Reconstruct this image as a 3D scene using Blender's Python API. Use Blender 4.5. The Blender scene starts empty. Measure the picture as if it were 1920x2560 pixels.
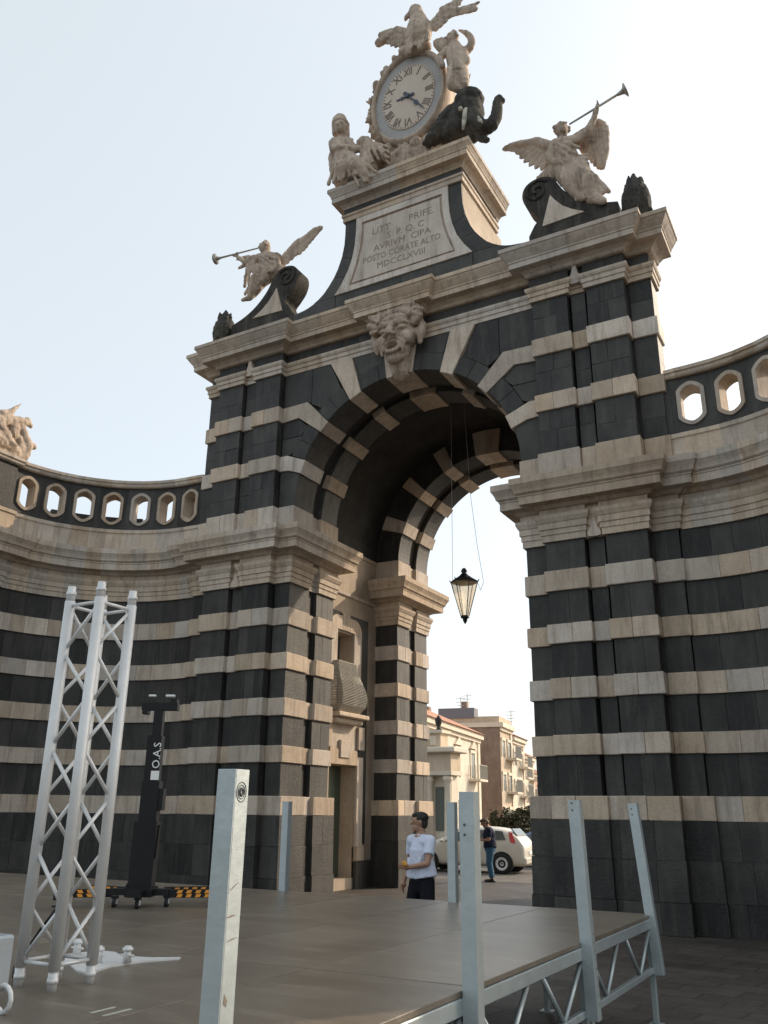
import bpy, bmesh, math, random
from mathutils import Vector, Matrix, noise
R=math.radians
random.seed(7)
sc=bpy.context.scene
# ------------------------------------------------------------------ camera
CAM=Vector((8.094,-14.828,1.7375)); YAW=R(-29.377); PITCH=R(19.4584); ROLL=R(.63025); FPX=2127.52
FW=Vector((math.sin(YAW)*math.cos(PITCH),math.cos(YAW)*math.cos(PITCH),math.sin(PITCH)))
_rt=Vector((math.cos(YAW),-math.sin(YAW),0)); _up=_rt.cross(FW)
RT=_rt*math.cos(ROLL)+_up*math.sin(ROLL); UP=-_rt*math.sin(ROLL)+_up*math.cos(ROLL)
cd=bpy.data.cameras.new('camera'); co=bpy.data.objects.new('camera',cd); sc.collection.objects.link(co)
cd.sensor_fit='VERTICAL'; cd.sensor_height=24; cd.lens=24*FPX/2560; cd.clip_start=.05; cd.clip_end=3000
co.matrix_world=Matrix(((RT.x,UP.x,-FW.x,CAM.x),(RT.y,UP.y,-FW.y,CAM.y),(RT.z,UP.z,-FW.z,CAM.z),(0,0,0,1)))
sc.camera=co
# ------------------------------------------------------------------ sky, sun, exposure
SUN_AZ=R(33.5); SUN_EL=R(29.5)          # azimuth from +Y towards +X
w=bpy.data.worlds.new('World'); sc.world=w; w.use_nodes=True
nt=w.node_tree; nt.nodes.clear()
sky=nt.nodes.new('ShaderNodeTexSky'); sky.sky_type='NISHITA'; sky.sun_disc=False
sky.sun_elevation=SUN_EL; sky.sun_rotation=SUN_AZ; sky.air_density=.85; sky.dust_density=4.0; sky.ozone_density=1.0; sky.altitude=50
bg=nt.nodes.new('ShaderNodeBackground'); bg.inputs['Strength'].default_value=.07
veil=nt.nodes.new('ShaderNodeMix'); veil.data_type='RGBA'; veil.blend_type='ADD'; veil.inputs['Factor'].default_value=1
veil.inputs['B'].default_value=(5.7,6.0,5.75,1)      # even bright summer haze over the whole sky
wo=nt.nodes.new('ShaderNodeOutputWorld')
nt.links.new(sky.outputs[0],veil.inputs['A']); nt.links.new(veil.outputs['Result'],bg.inputs[0]); nt.links.new(bg.outputs[0],wo.inputs[0])
sl=bpy.data.lights.new('sun','SUN'); sl.energy=2.4; sl.angle=R(.6); sl.color=(1,.83,.64)
so=bpy.data.objects.new('sun',sl); sc.collection.objects.link(so)
sdir=Vector((math.sin(SUN_AZ)*math.cos(SUN_EL),math.cos(SUN_AZ)*math.cos(SUN_EL),math.sin(SUN_EL)))
so.rotation_euler=sdir.to_track_quat('Z','Y').to_euler(); so.location=sdir*60
vs=sc.view_settings; vs.view_transform='Standard'; vs.look='None'; vs.exposure=.66; vs.gamma=1; vs.use_curve_mapping=False
sc.render.engine='CYCLES'
# ------------------------------------------------------------------ helpers
COL=sc.collection
def ray(u,v): return FW+RT*((u-960)/FPX)-UP*((v-1280)/FPX)
def at(u,v,ax,val):
    d=ray(u,v); t=(val-CAM[ax])/d[ax]; return CAM+d*t
def crop(ox,oy,s): return lambda x,y,ax,val:at(ox+x/s,oy+y/s,ax,val)
def link(o): COL.objects.link(o); return o
def tag(o,label=None,cat=None,group=None,kind=None):
    for k,v in (('label',label),('category',cat),('group',group),('kind',kind)):
        if v: o[k]=v
    return o
def empty(name,loc=(0,0,0),rz=0,label=None,cat=None,group=None):
    o=bpy.data.objects.new(name,None); link(o); o.location=loc; o.rotation_euler=(0,0,rz); o.empty_display_size=.2
    return tag(o,label,cat,group)
def mobj(name,bm,m,parent=None,smooth=False,recalc=True):
    if recalc: bmesh.ops.recalc_face_normals(bm,faces=bm.faces)
    me=bpy.data.meshes.new(name); bm.to_mesh(me); bm.free()
    return meo(name,me,m,parent,smooth)
def meo(name,me,m,parent=None,smooth=False):
    if smooth: me.polygons.foreach_set('use_smooth',[True]*len(me.polygons))
    me.materials.append(m); o=bpy.data.objects.new(name,me); link(o)
    if parent is not None: o.parent=parent
    return o
def NB(): return bmesh.new()
def bface(bm,pts): return bm.faces.new([bm.verts.new(p) for p in pts])
def prism(bm,A,B):
    """closed prism between two equally long rings A and B"""
    a=[bm.verts.new(p) for p in A]; b=[bm.verts.new(p) for p in B]; n=len(a)
    bm.faces.new(a); bm.faces.new(b[::-1])
    for i in range(n): bm.faces.new((a[i],b[i],b[(i+1)%n],a[(i+1)%n]))
def box(bm,x0,x1,y0,y1,z0,z1):
    prism(bm,[(x0,y0,z0),(x1,y0,z0),(x1,y1,z0),(x0,y1,z0)],[(x0,y0,z1),(x1,y0,z1),(x1,y1,z1),(x0,y1,z1)])
def cbox(bm,x0,x1,y0,y1,z0,z1,c=.008):
    """box with chamfered edges, 44 triangles"""
    L=((x0,x1),(y0,y1),(z0,z1)); V={}
    for i in (0,1):
        for j in (0,1):
            for k in (0,1):
                s=(i,j,k)
                for ax in range(3):
                    p=[L[a][s[a]]+(0 if a==ax else (c if s[a]==0 else -c)) for a in range(3)]
                    V[s,ax]=bm.verts.new(p)
    for ax in range(3):
        b,d=[a for a in range(3) if a!=ax]
        for e in (0,1):
            q=[]
            for (m,n) in ((0,0),(1,0),(1,1),(0,1)):
                s=[0,0,0]; s[ax]=e; s[b]=m; s[d]=n; q.append(V[tuple(s),ax])
            bm.faces.new(q)
    for ax in range(3):
        b,d=[a for a in range(3) if a!=ax]
        for m in (0,1):
            for n in (0,1):
                s0=[0,0,0]; s0[b]=m; s0[d]=n; s1=list(s0); s1[ax]=1; s0=tuple(s0); s1=tuple(s1)
                bm.faces.new((V[s0,b],V[s1,b],V[s1,d],V[s0,d]))
    for i in (0,1):
        for j in (0,1):
            for k in (0,1): bm.faces.new([V[(i,j,k),a] for a in range(3)])
def ortho(d):
    d=d.normalized(); a=Vector((0,0,1)) if abs(d.z)<.9 else Vector((1,0,0)); u=d.cross(a).normalized(); return u,d.cross(u)
def tube(bm,p0,p1,r0,r1=None,n=10,caps=True):
    p0=Vector(p0); p1=Vector(p1); r1=r0 if r1 is None else r1; u,v=ortho(p1-p0)
    a=[bm.verts.new(p0+(u*math.cos(2*math.pi*i/n)+v*math.sin(2*math.pi*i/n))*r0) for i in range(n)]
    b=[bm.verts.new(p1+(u*math.cos(2*math.pi*i/n)+v*math.sin(2*math.pi*i/n))*r1) for i in range(n)]
    for i in range(n): bm.faces.new((a[i],a[(i+1)%n],b[(i+1)%n],b[i]))
    if caps: bm.faces.new(a[::-1]); bm.faces.new(b)
_SPH={}
def _sphere(sub):
    if sub not in _SPH:
        b=bmesh.new(); bmesh.ops.create_icosphere(b,subdivisions=sub,radius=1); b.verts.index_update()
        _SPH[sub]=([v.co.copy() for v in b.verts],[[v.index for v in f.verts] for f in b.faces]); b.free()
    return _SPH[sub]
def ell(bm,c,r,rot=None,sub=2):
    if not hasattr(r,'__len__'): r=(r,r,r)
    M=Matrix.Translation(Vector(c))@((rot or Matrix.Identity(3)).to_4x4())@Matrix.Diagonal((*r,1))
    V,F=_sphere(sub); vs=[bm.verts.new(M@v) for v in V]
    for f in F: bm.faces.new([vs[k] for k in f])
def limb(bm,pts,rs,n=10):
    """tapered chain with ball joints, closed shells for remeshing"""
    for i in range(len(pts)-1):
        tube(bm,pts[i],pts[i+1],rs[i],rs[i+1],n)
    for p,r in zip(pts,rs): ell(bm,p,r,sub=1)
def slab(bm,poly,d):
    """polygon (3d points) thickened by vector d on both sides"""
    d=Vector(d); prism(bm,[Vector(p)-d for p in poly],[Vector(p)+d for p in poly])
TMP=bpy.data.scenes.new('tmp')
def evaluated(o):
    TMP.collection.objects.link(o); vl=TMP.view_layers[0]; vl.update(); return bpy.data.meshes.new_from_object(o.evaluated_get(vl.depsgraph))
def fuse(bm,vox,smooth=2,rough=0.,rs=6.):
    """weld overlapping closed shells into one continuous surface"""
    me=bpy.data.meshes.new('t'); bm.to_mesh(me); bm.free(); o=bpy.data.objects.new('t',me)
    m=o.modifiers.new('r','REMESH'); m.mode='VOXEL'; m.voxel_size=vox
    if smooth: s=o.modifiers.new('s','SMOOTH'); s.iterations=smooth; s.factor=.5
    out=evaluated(o)
    bpy.data.objects.remove(o); bpy.data.meshes.remove(me)
    if rough:
        nv=len(out.vertices); co_=[0.]*(3*nv); no_=[0.]*(3*nv); out.vertices.foreach_get('co',co_); out.vertices.foreach_get('normal',no_)
        for k in range(nv):
            p=Vector(co_[3*k:3*k+3])*rs; h=rough*(noise.noise(p)+.5*noise.noise(p*2.3))
            for q in range(3): co_[3*k+q]+=no_[3*k+q]*h
        out.vertices.foreach_set('co',co_); out.update()
    return out
def lathe(bm,prof,n=16,c=(0,0,0)):
    c=Vector(c); rings=[]
    for r,z in prof:
        rings.append([bm.verts.new(c+Vector((r*math.cos(2*math.pi*i/n),r*math.sin(2*math.pi*i/n),z))) for i in range(n)])
    for a,b in zip(rings,rings[1:]):
        for i in range(n): bm.faces.new((a[i],a[(i+1)%n],b[(i+1)%n],b[i]))
    bm.faces.new(rings[0][::-1]); bm.faces.new(rings[-1])
def text_mesh(s,size,depth=.004,align='CENTER'):
    cu=bpy.data.curves.new('txt','FONT'); cu.body=s; cu.size=size; cu.extrude=depth; cu.align_x=align; cu.align_y='CENTER'; cu.resolution_u=2
    o=bpy.data.objects.new('t',cu); me=evaluated(o)
    bpy.data.objects.remove(o); return me
# ------------------------------------------------------------------ materials
def stone(name,c1,c2,rough=.85,scale=1.4,var=.18,bump=.25,bscale=14,streak=.0,streakcol=(.1,.09,.07),spec=.3,hue=.0,fine=.25):
    m=bpy.data.materials.new(name); m.use_nodes=True; nt=m.node_tree; N=nt.nodes; Lk=nt.links; b=N['Principled BSDF']
    tc=N.new('ShaderNodeTexCoord'); oi=N.new('ShaderNodeObjectInfo')
    n1=N.new('ShaderNodeTexNoise'); n1.inputs['Scale'].default_value=scale; n1.inputs['Detail'].default_value=8; n1.inputs['Roughness'].default_value=.65
    off=N.new('ShaderNodeVectorMath'); off.operation='ADD'
    mul=N.new('ShaderNodeVectorMath'); mul.operation='SCALE'; mul.inputs['Scale'].default_value=37
    cx=N.new('ShaderNodeCombineXYZ'); Lk.new(oi.outputs['Random'],cx.inputs[0]); Lk.new(oi.outputs['Random'],cx.inputs[2]); Lk.new(cx.outputs[0],mul.inputs[0])
    Lk.new(tc.outputs['Object'],off.inputs[0]); Lk.new(mul.outputs[0],off.inputs[1]); Lk.new(off.outputs[0],n1.inputs['Vector'])
    cr=N.new('ShaderNodeValToRGB'); cr.color_ramp.elements[0].position=.32; cr.color_ramp.elements[1].position=.68
    cr.color_ramp.elements[0].color=(*c1,1); cr.color_ramp.elements[1].color=(*c2,1); Lk.new(n1.outputs[0],cr.inputs[0])
    hsv=N.new('ShaderNodeHueSaturation'); Lk.new(cr.outputs[0],hsv.inputs['Color'])
    mr=N.new('ShaderNodeMapRange'); mr.inputs['To Min'].default_value=1-var; mr.inputs['To Max'].default_value=1+var; Lk.new(oi.outputs['Random'],mr.inputs[0])
    n2=N.new('ShaderNodeTexNoise'); n2.inputs['Scale'].default_value=bscale*2.2; n2.inputs['Detail'].default_value=6; Lk.new(off.outputs[0],n2.inputs['Vector'])
    mf=N.new('ShaderNodeMapRange'); mf.inputs['To Min'].default_value=1-fine; mf.inputs['To Max'].default_value=1+fine; Lk.new(n2.outputs[0],mf.inputs[0])
    mm=N.new('ShaderNodeMath'); mm.operation='MULTIPLY'; Lk.new(mr.outputs[0],mm.inputs[0]); Lk.new(mf.outputs[0],mm.inputs[1]); Lk.new(mm.outputs[0],hsv.inputs['Value'])
    if hue:
        w2=N.new('ShaderNodeTexWhiteNoise'); w2.noise_dimensions='1D'; Lk.new(oi.outputs['Random'],w2.inputs['W'])
        ms=N.new('ShaderNodeMapRange'); ms.inputs['To Min'].default_value=1-hue; ms.inputs['To Max'].default_value=1+hue; Lk.new(w2.outputs['Value'],ms.inputs[0]); Lk.new(ms.outputs[0],hsv.inputs['Saturation'])
    last=hsv.outputs[0]
    if streak:
        mp=N.new('ShaderNodeMapping'); mp.inputs['Scale'].default_value=(6,6,.7); Lk.new(tc.outputs['Object'],mp.inputs[0])
        n3=N.new('ShaderNodeTexNoise'); n3.inputs['Scale'].default_value=1.1; n3.inputs['Detail'].default_value=7; n3.inputs['Roughness'].default_value=.7; Lk.new(mp.outputs[0],n3.inputs['Vector'])
        r3=N.new('ShaderNodeMapRange'); r3.inputs['From Min'].default_value=.48; r3.inputs['From Max'].default_value=.68; r3.inputs['To Max'].default_value=streak; Lk.new(n3.outputs[0],r3.inputs[0])
        mx=N.new('ShaderNodeMix'); mx.data_type='RGBA'; mx.inputs['B'].default_value=(*streakcol,1); Lk.new(r3.outputs[0],mx.inputs['Factor']); Lk.new(last,mx.inputs['A']); last=mx.outputs['Result']
    Lk.new(last,b.inputs['Base Color']); b.inputs['Roughness'].default_value=rough; b.inputs['Specular IOR Level'].default_value=spec
    if bump:
        nb=N.new('ShaderNodeTexNoise'); nb.inputs['Scale'].default_value=bscale; nb.inputs['Detail'].default_value=9; nb.inputs['Roughness'].default_value=.7; Lk.new(off.outputs[0],nb.inputs['Vector'])
        bu=N.new('ShaderNodeBump'); bu.inputs['Strength'].default_value=bump; bu.inputs['Distance'].default_value=.03; Lk.new(nb.outputs[0],bu.inputs['Height']); Lk.new(bu.outputs[0],b.inputs['Normal'])
    return m
def plain(name,c,rough=.5,metal=0,spec=.5,bump=0,bscale=30,var=.0,emit=None,trans=0,nvar=.12,nscale=6):
    m=bpy.data.materials.new(name); m.use_nodes=True; nt=m.node_tree; N=nt.nodes; Lk=nt.links; b=N['Principled BSDF']
    b.inputs['Roughness'].default_value=rough; b.inputs['Metallic'].default_value=metal; b.inputs['Specular IOR Level'].default_value=spec
    tc=N.new('ShaderNodeTexCoord'); n1=N.new('ShaderNodeTexNoise'); n1.inputs['Scale'].default_value=nscale; n1.inputs['Detail'].default_value=6; Lk.new(tc.outputs['Object'],n1.inputs['Vector'])
    hsv=N.new('ShaderNodeHueSaturation'); hsv.inputs['Color'].default_value=(*c,1); mr=N.new('ShaderNodeMapRange'); mr.inputs['To Min'].default_value=1-nvar; mr.inputs['To Max'].default_value=1+nvar
    Lk.new(n1.outputs[0],mr.inputs[0]); Lk.new(mr.outputs[0],hsv.inputs['Value']); Lk.new(hsv.outputs[0],b.inputs['Base Color'])
    if trans: b.inputs['Transmission Weight'].default_value=trans
    if bump:
        nb=N.new('ShaderNodeTexNoise'); nb.inputs['Scale'].default_value=bscale; nb.inputs['Detail'].default_value=6; Lk.new(tc.outputs['Object'],nb.inputs['Vector'])
        bu=N.new('ShaderNodeBump'); bu.inputs['Strength'].default_value=bump; bu.inputs['Distance'].default_value=.02; Lk.new(nb.outputs[0],bu.inputs['Height']); Lk.new(bu.outputs[0],b.inputs['Normal'])
    return m
LIME=stone('limestone',(.455,.372,.297),(.60,.51,.415),var=.16,streak=.55,streakcol=(.20,.155,.115),bump=.4,hue=.32)
LAVA=stone('lava_stone',(.0175,.0168,.0150),(.048,.045,.040),var=.5,bump=.55,bscale=22,rough=.62,streak=.5,streakcol=(.09,.08,.07),spec=.5,fine=.35)
STATUE=stone('statue_stone',(.39,.30,.23),(.57,.465,.37),var=.04,streak=.75,streakcol=(.13,.10,.075),bump=.6,bscale=12)
DARKSTAT=stone('carved_lava',(.028,.027,.025),(.075,.070,.062),var=.05,bump=.8,bscale=16,spec=.12,streak=.6,streakcol=(.14,.125,.10),scale=3)
JOINT=stone('mortar',(.04,.037,.033),(.07,.065,.06),var=0,bump=.2)
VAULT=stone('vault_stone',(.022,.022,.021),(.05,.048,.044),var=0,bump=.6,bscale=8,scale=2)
PLAST=stone('passage_stone',(.40,.325,.25),(.52,.43,.34),var=.03,streak=.3,streakcol=(.25,.2,.15),bump=.15)
PAVE=None
STEEL=plain('galvanised_steel',(.42,.47,.48),rough=.42,metal=.55,nvar=.18,nscale=9,bump=.08)
ALU=plain('aluminium',(.66,.66,.65),rough=.5,metal=.35,nvar=.1,nscale=14)
BLACK=plain('black_paint',(.006,.006,.0065),rough=.5,spec=.3)
RUBBER=plain('rubber',(.015,.015,.015),rough=.8)
ORANGE=plain('orange_paint',(.75,.30,.03),rough=.5)
WHITE=plain('white_paint',(.78,.78,.76),rough=.5)
RED=plain('red_paint',(.55,.05,.04),rough=.4)
GREENDOOR=plain('green_door',(.12,.15,.11),rough=.6,nvar=.25)
IRON=plain('painted_iron',(.42,.40,.35),rough=.55,metal=.2,nvar=.2)
DARKIRON=plain('dark_iron',(.03,.03,.032),rough=.5,metal=.5)
GLASSD=plain('window_glass',(.05,.07,.075),rough=.12,spec=.8)
ROOF=stone('roof_tile',(.36,.17,.11),(.48,.26,.18),var=.1,bump=.5,bscale=10)
# ------------------------------------------------------------------ levels and plan (metres, from the facade measurements)
B1=(2.703,3.049); B2=(3.664,4.033); B3=(4.646,5.005); B4=(5.613,6.007); U1=(9.292,9.667); U2=(10.547,10.939)
ENT0=6.57; ENT1=7.82; BT=8.39; TOPA=(11.83,12.14); TOPF=(12.14,12.42); CORN=13.02
WH=.05                                            # white courses stand proud of the lava courses
courses=[('lava',0,.47,.09),('lava',.47,1.07,.075),('lava',1.07,1.66,.065),('lime',1.66,2.04,.07),
 ('lava',2.04,B1[0],-WH),('lime',*B1,0),('lava',B1[1],B2[0],-WH),('lime',*B2,0),('lava',B2[1],B3[0],-WH),('lime',*B3,0),('lava',B3[1],B4[0],-WH),('lime',*B4,0),('lava',B4[1],ENT0,-WH)]
upper=[('lime',ENT1-.02,BT,0),('lava',BT,U1[0],-WH),('lime',*U1,0),('lava',U1[1],U2[0],-WH),('lime',*U2,0),('lava',U2[1],TOPA[0],-WH)]
# elements of one pier: x0,x1,y0,y1, exposed sides (x0,x1,y0,y1), axis along which stones are laid
FRONT=[(2.73,3.18,.18,1.0,(1,0,1,0),'x'),(3.18,4.02,0,.6,(1,1,1,0),'x'),(4.02,4.32,.10,.6,(0,0,1,0),'x'),(4.32,5.17,0,.6,(1,1,1,0),'x'),(5.17,5.66,.25,.85,(0,1,1,0),'x')]
SIDE=[(2.82,3.3,1.0,1.33,(1,0,0,0),'y'),(2.73,3.45,1.33,2.1,(1,0,0,1),'y')]
REAR=[(2.73,3.46,5.25,6.0,(1,0,1,0),'y'),(2.82,3.3,6.0,6.33,(1,0,0,0),'y'),(2.73,5.6,6.33,7.13,(1,0,0,1),'y')]
gate=empty('city_gate',label='tall city gate arch of striped black lava and pale limestone courses',cat='gate')
GAP=.003
def put_block(x0,x1,y0,y1,z0,z1,kind,parent,sx):
    bm=NB(); a,b=(x0,x1) if sx>0 else (-x1,-x0)
    g=GAP if kind=='lime' else .0012; cbox(bm,a+g,b-g,y0,y1,z0+GAP*.6,z1-GAP*.6,.011 if kind=='lime' else .0035)
    for v in bm.verts: v.co+=Vector((random.uniform(-1,1)*.0028,random.uniform(-1,1)*.0035,random.uniform(-1,1)*.0028))
    return mobj('limestone_block' if kind=='lime' else 'lava_block',bm,LIME if kind=='lime' else LAVA,parent,recalc=True)
def cuts(n,lo,hi):
    t=[lo+(hi-lo)*(i+random.uniform(-.16,.16)*(0<i<n))/n for i in range(n+1)]; return list(zip(t,t[1:]))
def lay(el,cl,parent,sx,fine=True):
    for (x0,x1,y0,y1,ex,ax) in el:
        for kind,z0,z1,off in cl:
            X0=x0-off*ex[0]; X1=x1+off*ex[1]; Y0=y0-off*ex[2]; Y1=y1+off*ex[3]
            w=(x1-x0) if ax=='x' else (y1-y0)
            if not fine: n=1; rows=1
            elif kind=='lime': n=2 if (w>.7 and random.random()<.45) else 1; rows=1
            else:
                rows=2 if (z1-z0)>.8 else 1
                n=(2 if w>.7 else 1)
            for (za,zb) in cuts(rows,z0,z1):
                nn=n
                if kind=='lava' and fine and w>.7: nn=random.choice((1,2,2,3)) if z0>2 else 2
                for (a,b) in cuts(nn,X0 if ax=='x' else Y0,X1 if ax=='x' else Y1):
                    j=random.uniform(-.003,.003)
                    if ax=='x': put_block(a,b,Y0+j,Y1,za,zb,kind,parent,sx)
                    else: put_block(X0+j,X1,a,b,za,zb,kind,parent,sx)
def sweep_pieces(plan,prof,name,m,parent,sx,depth=.18,closed_z=True):
    """moulding run along a plan polyline; every straight length is a stone of its own with mitred ends.
       outward is to the right of travel for sx=+1 plans given from the passage outwards"""
    P=[Vector((p[0],p[1])) for p in plan]; n=len(P); nor=[]
    for a,b in zip(P,P[1:]):
        d=(b-a).normalized(); nor.append(Vector((d.y,-d.x)))
    def mit(i):
        if i==0: return nor[0]
        if i==n-1: return nor[-1]
        s=nor[i-1]+nor[i]; return s/max(.35,(s.dot(nor[i])))
    out=[]
    back=[(-depth,prof[-1][1]),(-depth,prof[0][1])]
    ring=list(prof)+back
    for i in range(n-1):
        d=(P[i+1]-P[i]); L=d.length; d=d/L
        if L<.02: continue
        k=max(1,int(L/1.05+.4)); cutsl=[j/k for j in range(k+1)]
        m0=mit(i); m1=mit(i+1)
        for t0,t1 in zip(cutsl,cutsl[1:]):
            bm=NB(); A=[];B=[]
            for (o,z) in ring:
                def pt(t):
                    if t==0:   q=P[i]+m0*o+d*GAP*.5*(1 if k>1 else 0)
                    elif t==1: q=P[i+1]+m1*o
                    else: q=P[i]+d*L*t+nor[i]*o+d*(GAP*.6)
                    return (q.x*sx,q.y,z)
                def pt1(t):
                    if t==1: q=P[i+1]+m1*o
                    else: q=P[i]+d*L*t+nor[i]*o-d*(GAP*.6)
                    return (q.x*sx,q.y,z)
                A.append(pt(t0)); B.append(pt1(t1))
            prism(bm,A,B); out.append(mobj(name,bm,m,parent))
    return out
PROF_ARCHI=[(-.02,ENT0),(0,ENT0),(0,6.69),(.02,6.70),(.02,6.795),(.045,6.805),(.045,6.92),(.06,6.93),(.095,7.0),(.10,7.01),(.10,7.075),(.02,7.085),(.02,7.2),(-.05,7.2)]
PROF_CORN=[(-.02,7.2),(.05,7.2),(.08,7.215),(.13,7.27),(.15,7.275),(.32,7.28),(.32,7.43),(.335,7.435),(.335,7.465),(.36,7.48),(.38,7.50),(.385,7.53),(.40,7.57),(.44,7.64),(.455,7.66),(.455,7.78),(0,7.83)]
PROF_ARCH_TOP=[(-.03,11.83),(0,11.83),(0,11.93),(.025,11.94),(.025,12.03),(.05,12.05),(.07,12.09),(.07,12.14),(-.03,12.145)]
PROF_CORN_TOP=[(-.04,12.42),(.02,12.42),(.05,12.44),(.07,12.48),(.13,12.53),(.15,12.545),(.31,12.55),(.31,12.67),(.33,12.68),(.33,12.71),(.37,12.76),(.43,12.85),(.45,12.89),(.47,12.90),(.47,12.99),(0,CORN)]
PLAN_LOW=[(3.45,2.1),(2.73,2.1),(2.73,1.33),(2.82,1.33),(2.82,1.0),(2.73,1.0),(2.73,.18),(3.18,.18),(3.18,0),(4.02,0),(4.02,.10),(4.32,.10),(4.32,0),(5.17,0),(5.17,.25),(5.66,.25),(5.66,.36)]
PLAN_LOWC=[(3.45,2.1),(2.73,2.1),(2.73,.18),(3.18,.18),(3.18,0),(5.17,0),(5.17,.25),(5.66,.25),(5.66,.36)]
PLAN_REAR=[(5.6,7.13),(2.73,7.13),(2.73,6.33),(2.82,6.33),(2.82,6.0),(2.73,6.0),(2.73,5.25),(3.46,5.25)]
PLAN_REARC=[(5.6,7.13),(2.73,7.13),(2.73,5.25),(3.46,5.25)]
PLAN_TOPA=[(.0,.21),(3.18,.21),(3.18,0),(4.02,0),(4.02,.12),(4.32,.12),(4.32,0),(5.17,0),(5.17,.25),(5.66,.25),(5.66,.85)]
PLAN_TOPC=[(.0,.05),(.66,.05),(.66,.21),(3.18,.21),(3.18,0),(5.17,0),(5.17,.25),(5.66,.25),(5.66,.85)]
for sx in (1,-1):
    bm=NB()   # rubble core behind the facing stones
    def sb(x0,x1,*r): box(bm,*( (x0,x1) if sx>0 else (-x1,-x0)),*r)
    sb(2.95,5.58,.34,2.03,0,8.36); sb(3.95,5.58,2.03,5.3,0,8.36); sb(2.95,5.58,5.32,7.0,0,8.36)
    pier=mobj('pier',bm,JOINT,gate)
    lay(FRONT,courses,pier,sx); lay(SIDE,courses,pier,sx); lay(REAR,courses,pier,sx,fine=(sx<0))
    lay(FRONT[1:],upper,pier,sx)
    bm=NB(); sb2=lambda x0,x1,*r: box(bm,*( (x0,x1) if sx>0 else (-x1,-x0)),*r)
    sb2(3.2,5.58,.34,.80,8.36,12.9); up=mobj('upper_pier',bm,JOINT,gate)
    lay([FRONT[0]],[upper[0]],pier,sx); lay(SIDE,[upper[0]],pier,sx); lay(REAR,[upper[0]],pier,sx,fine=False)
    sweep_pieces(PLAN_LOW,PROF_ARCHI,'architrave_stone',LIME,gate,sx)
    sweep_pieces(PLAN_LOWC,PROF_CORN,'cornice_stone',LIME,gate,sx,depth=.1)
    sweep_pieces(PLAN_REAR,PROF_ARCHI,'architrave_stone',LIME,gate,sx)
    sweep_pieces(PLAN_REARC,PROF_CORN,'cornice_stone',LIME,gate,sx,depth=.1)
    sweep_pieces(PLAN_TOPA,PROF_ARCH_TOP,'architrave_stone',LIME,gate,sx)
    sweep_pieces(PLAN_TOPC,PROF_CORN_TOP,'cornice_stone',LIME,gate,sx,depth=.1)
    # dark frieze under the top cornice
    for (x0,x1,y) in ((0,1.6,.26),(1.6,3.18,.26),(3.18,4.02,.05),(4.02,4.32,.17),(4.32,5.17,.05),(5.17,5.61,.30)):
        put_block(x0,x1,y,.8,12.14,12.42,'lava',gate,sx)
    # carved corbels that fill the slot between the paired pilasters
    for z0,h,yb in ((6.57,.36,.02),(12.0,.5,.0)):
        bm=NB(); prof=[(.03,0),(.12,.03),(.125,.25),(.07,.5),(.045,.75),(.02,1.0)]
        A=[(4.17+ (r if z0<7 else r*.95),z0+t*h) for r,t in prof]; A=A+[(8.34-x,z) for x,z in A[::-1]]
        prism(bm,[(x*sx,yb-.0,z) for x,z in A],[(x*sx,.3,z) for x,z in A]); mobj('corbel',bm,LIME,gate)
# arch -----------------------------------------------------------------------------------
AC=8.34; RW=2.71; RD=2.76
def apt(r,deg): return (r*math.cos(R(deg)),AC+r*math.sin(R(deg)))
def arc(r,a0,a1,n=8): return [apt(r,a0+(a1-a0)*i/n) for i in range(n+1)]
def xz_prism(poly,y0,y1,name,m,parent,sx=1,c=.008):
    """stone with outline in the facade plane, front edge chamfered"""
    cx=sum(p[0] for p in poly)/len(poly); cz=sum(p[1] for p in poly)/len(poly)
    def shrink(d): 
        n=len(poly); out=[]
        for i in range(n):
            a=Vector(poly[i-1]); b=Vector(poly[i]); e=Vector(poly[(i+1)%n]); d1=(b-a); d2=(e-b)
            if d1.length<1e-6 or d2.length<1e-6: out.append(b); continue
            n1=Vector((-d1.y,d1.x)).normalized(); n2=Vector((-d2.y,d2.x)).normalized(); s=n1+n2
            s=s/max(.4,s.dot(n2)) if s.length>1e-4 else n1
            out.append(b+s*d*sg)
        return out
    area=sum(poly[i-1][0]*poly[i][1]-poly[i][0]*poly[i-1][1] for i in range(len(poly))); sg=1 if area>0 else -1
    q=shrink(GAP*.6); f=shrink(c+GAP*.6); bm=NB(); n=len(poly)
    r0=[bm.verts.new((p[0]*sx,y0,p[1])) for p in f]; r1=[bm.verts.new((p[0]*sx,y0+c,p[1])) for p in q]; r2=[bm.verts.new((p[0]*sx,y1,p[1])) for p in q]
    bm.faces.new(r0); bm.faces.new(r2[::-1])
    for a,b in ((r0,r1),(r1,r2)):
        for i in range(n): bm.faces.new((a[i],b[i],b[(i+1)%n],a[(i+1)%n]))
    return mobj(name,bm,m,parent)
WA=((17.2,24.2),(40.0,46.2),(61.5,68.3))          # white voussoirs, degrees above the springing
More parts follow.
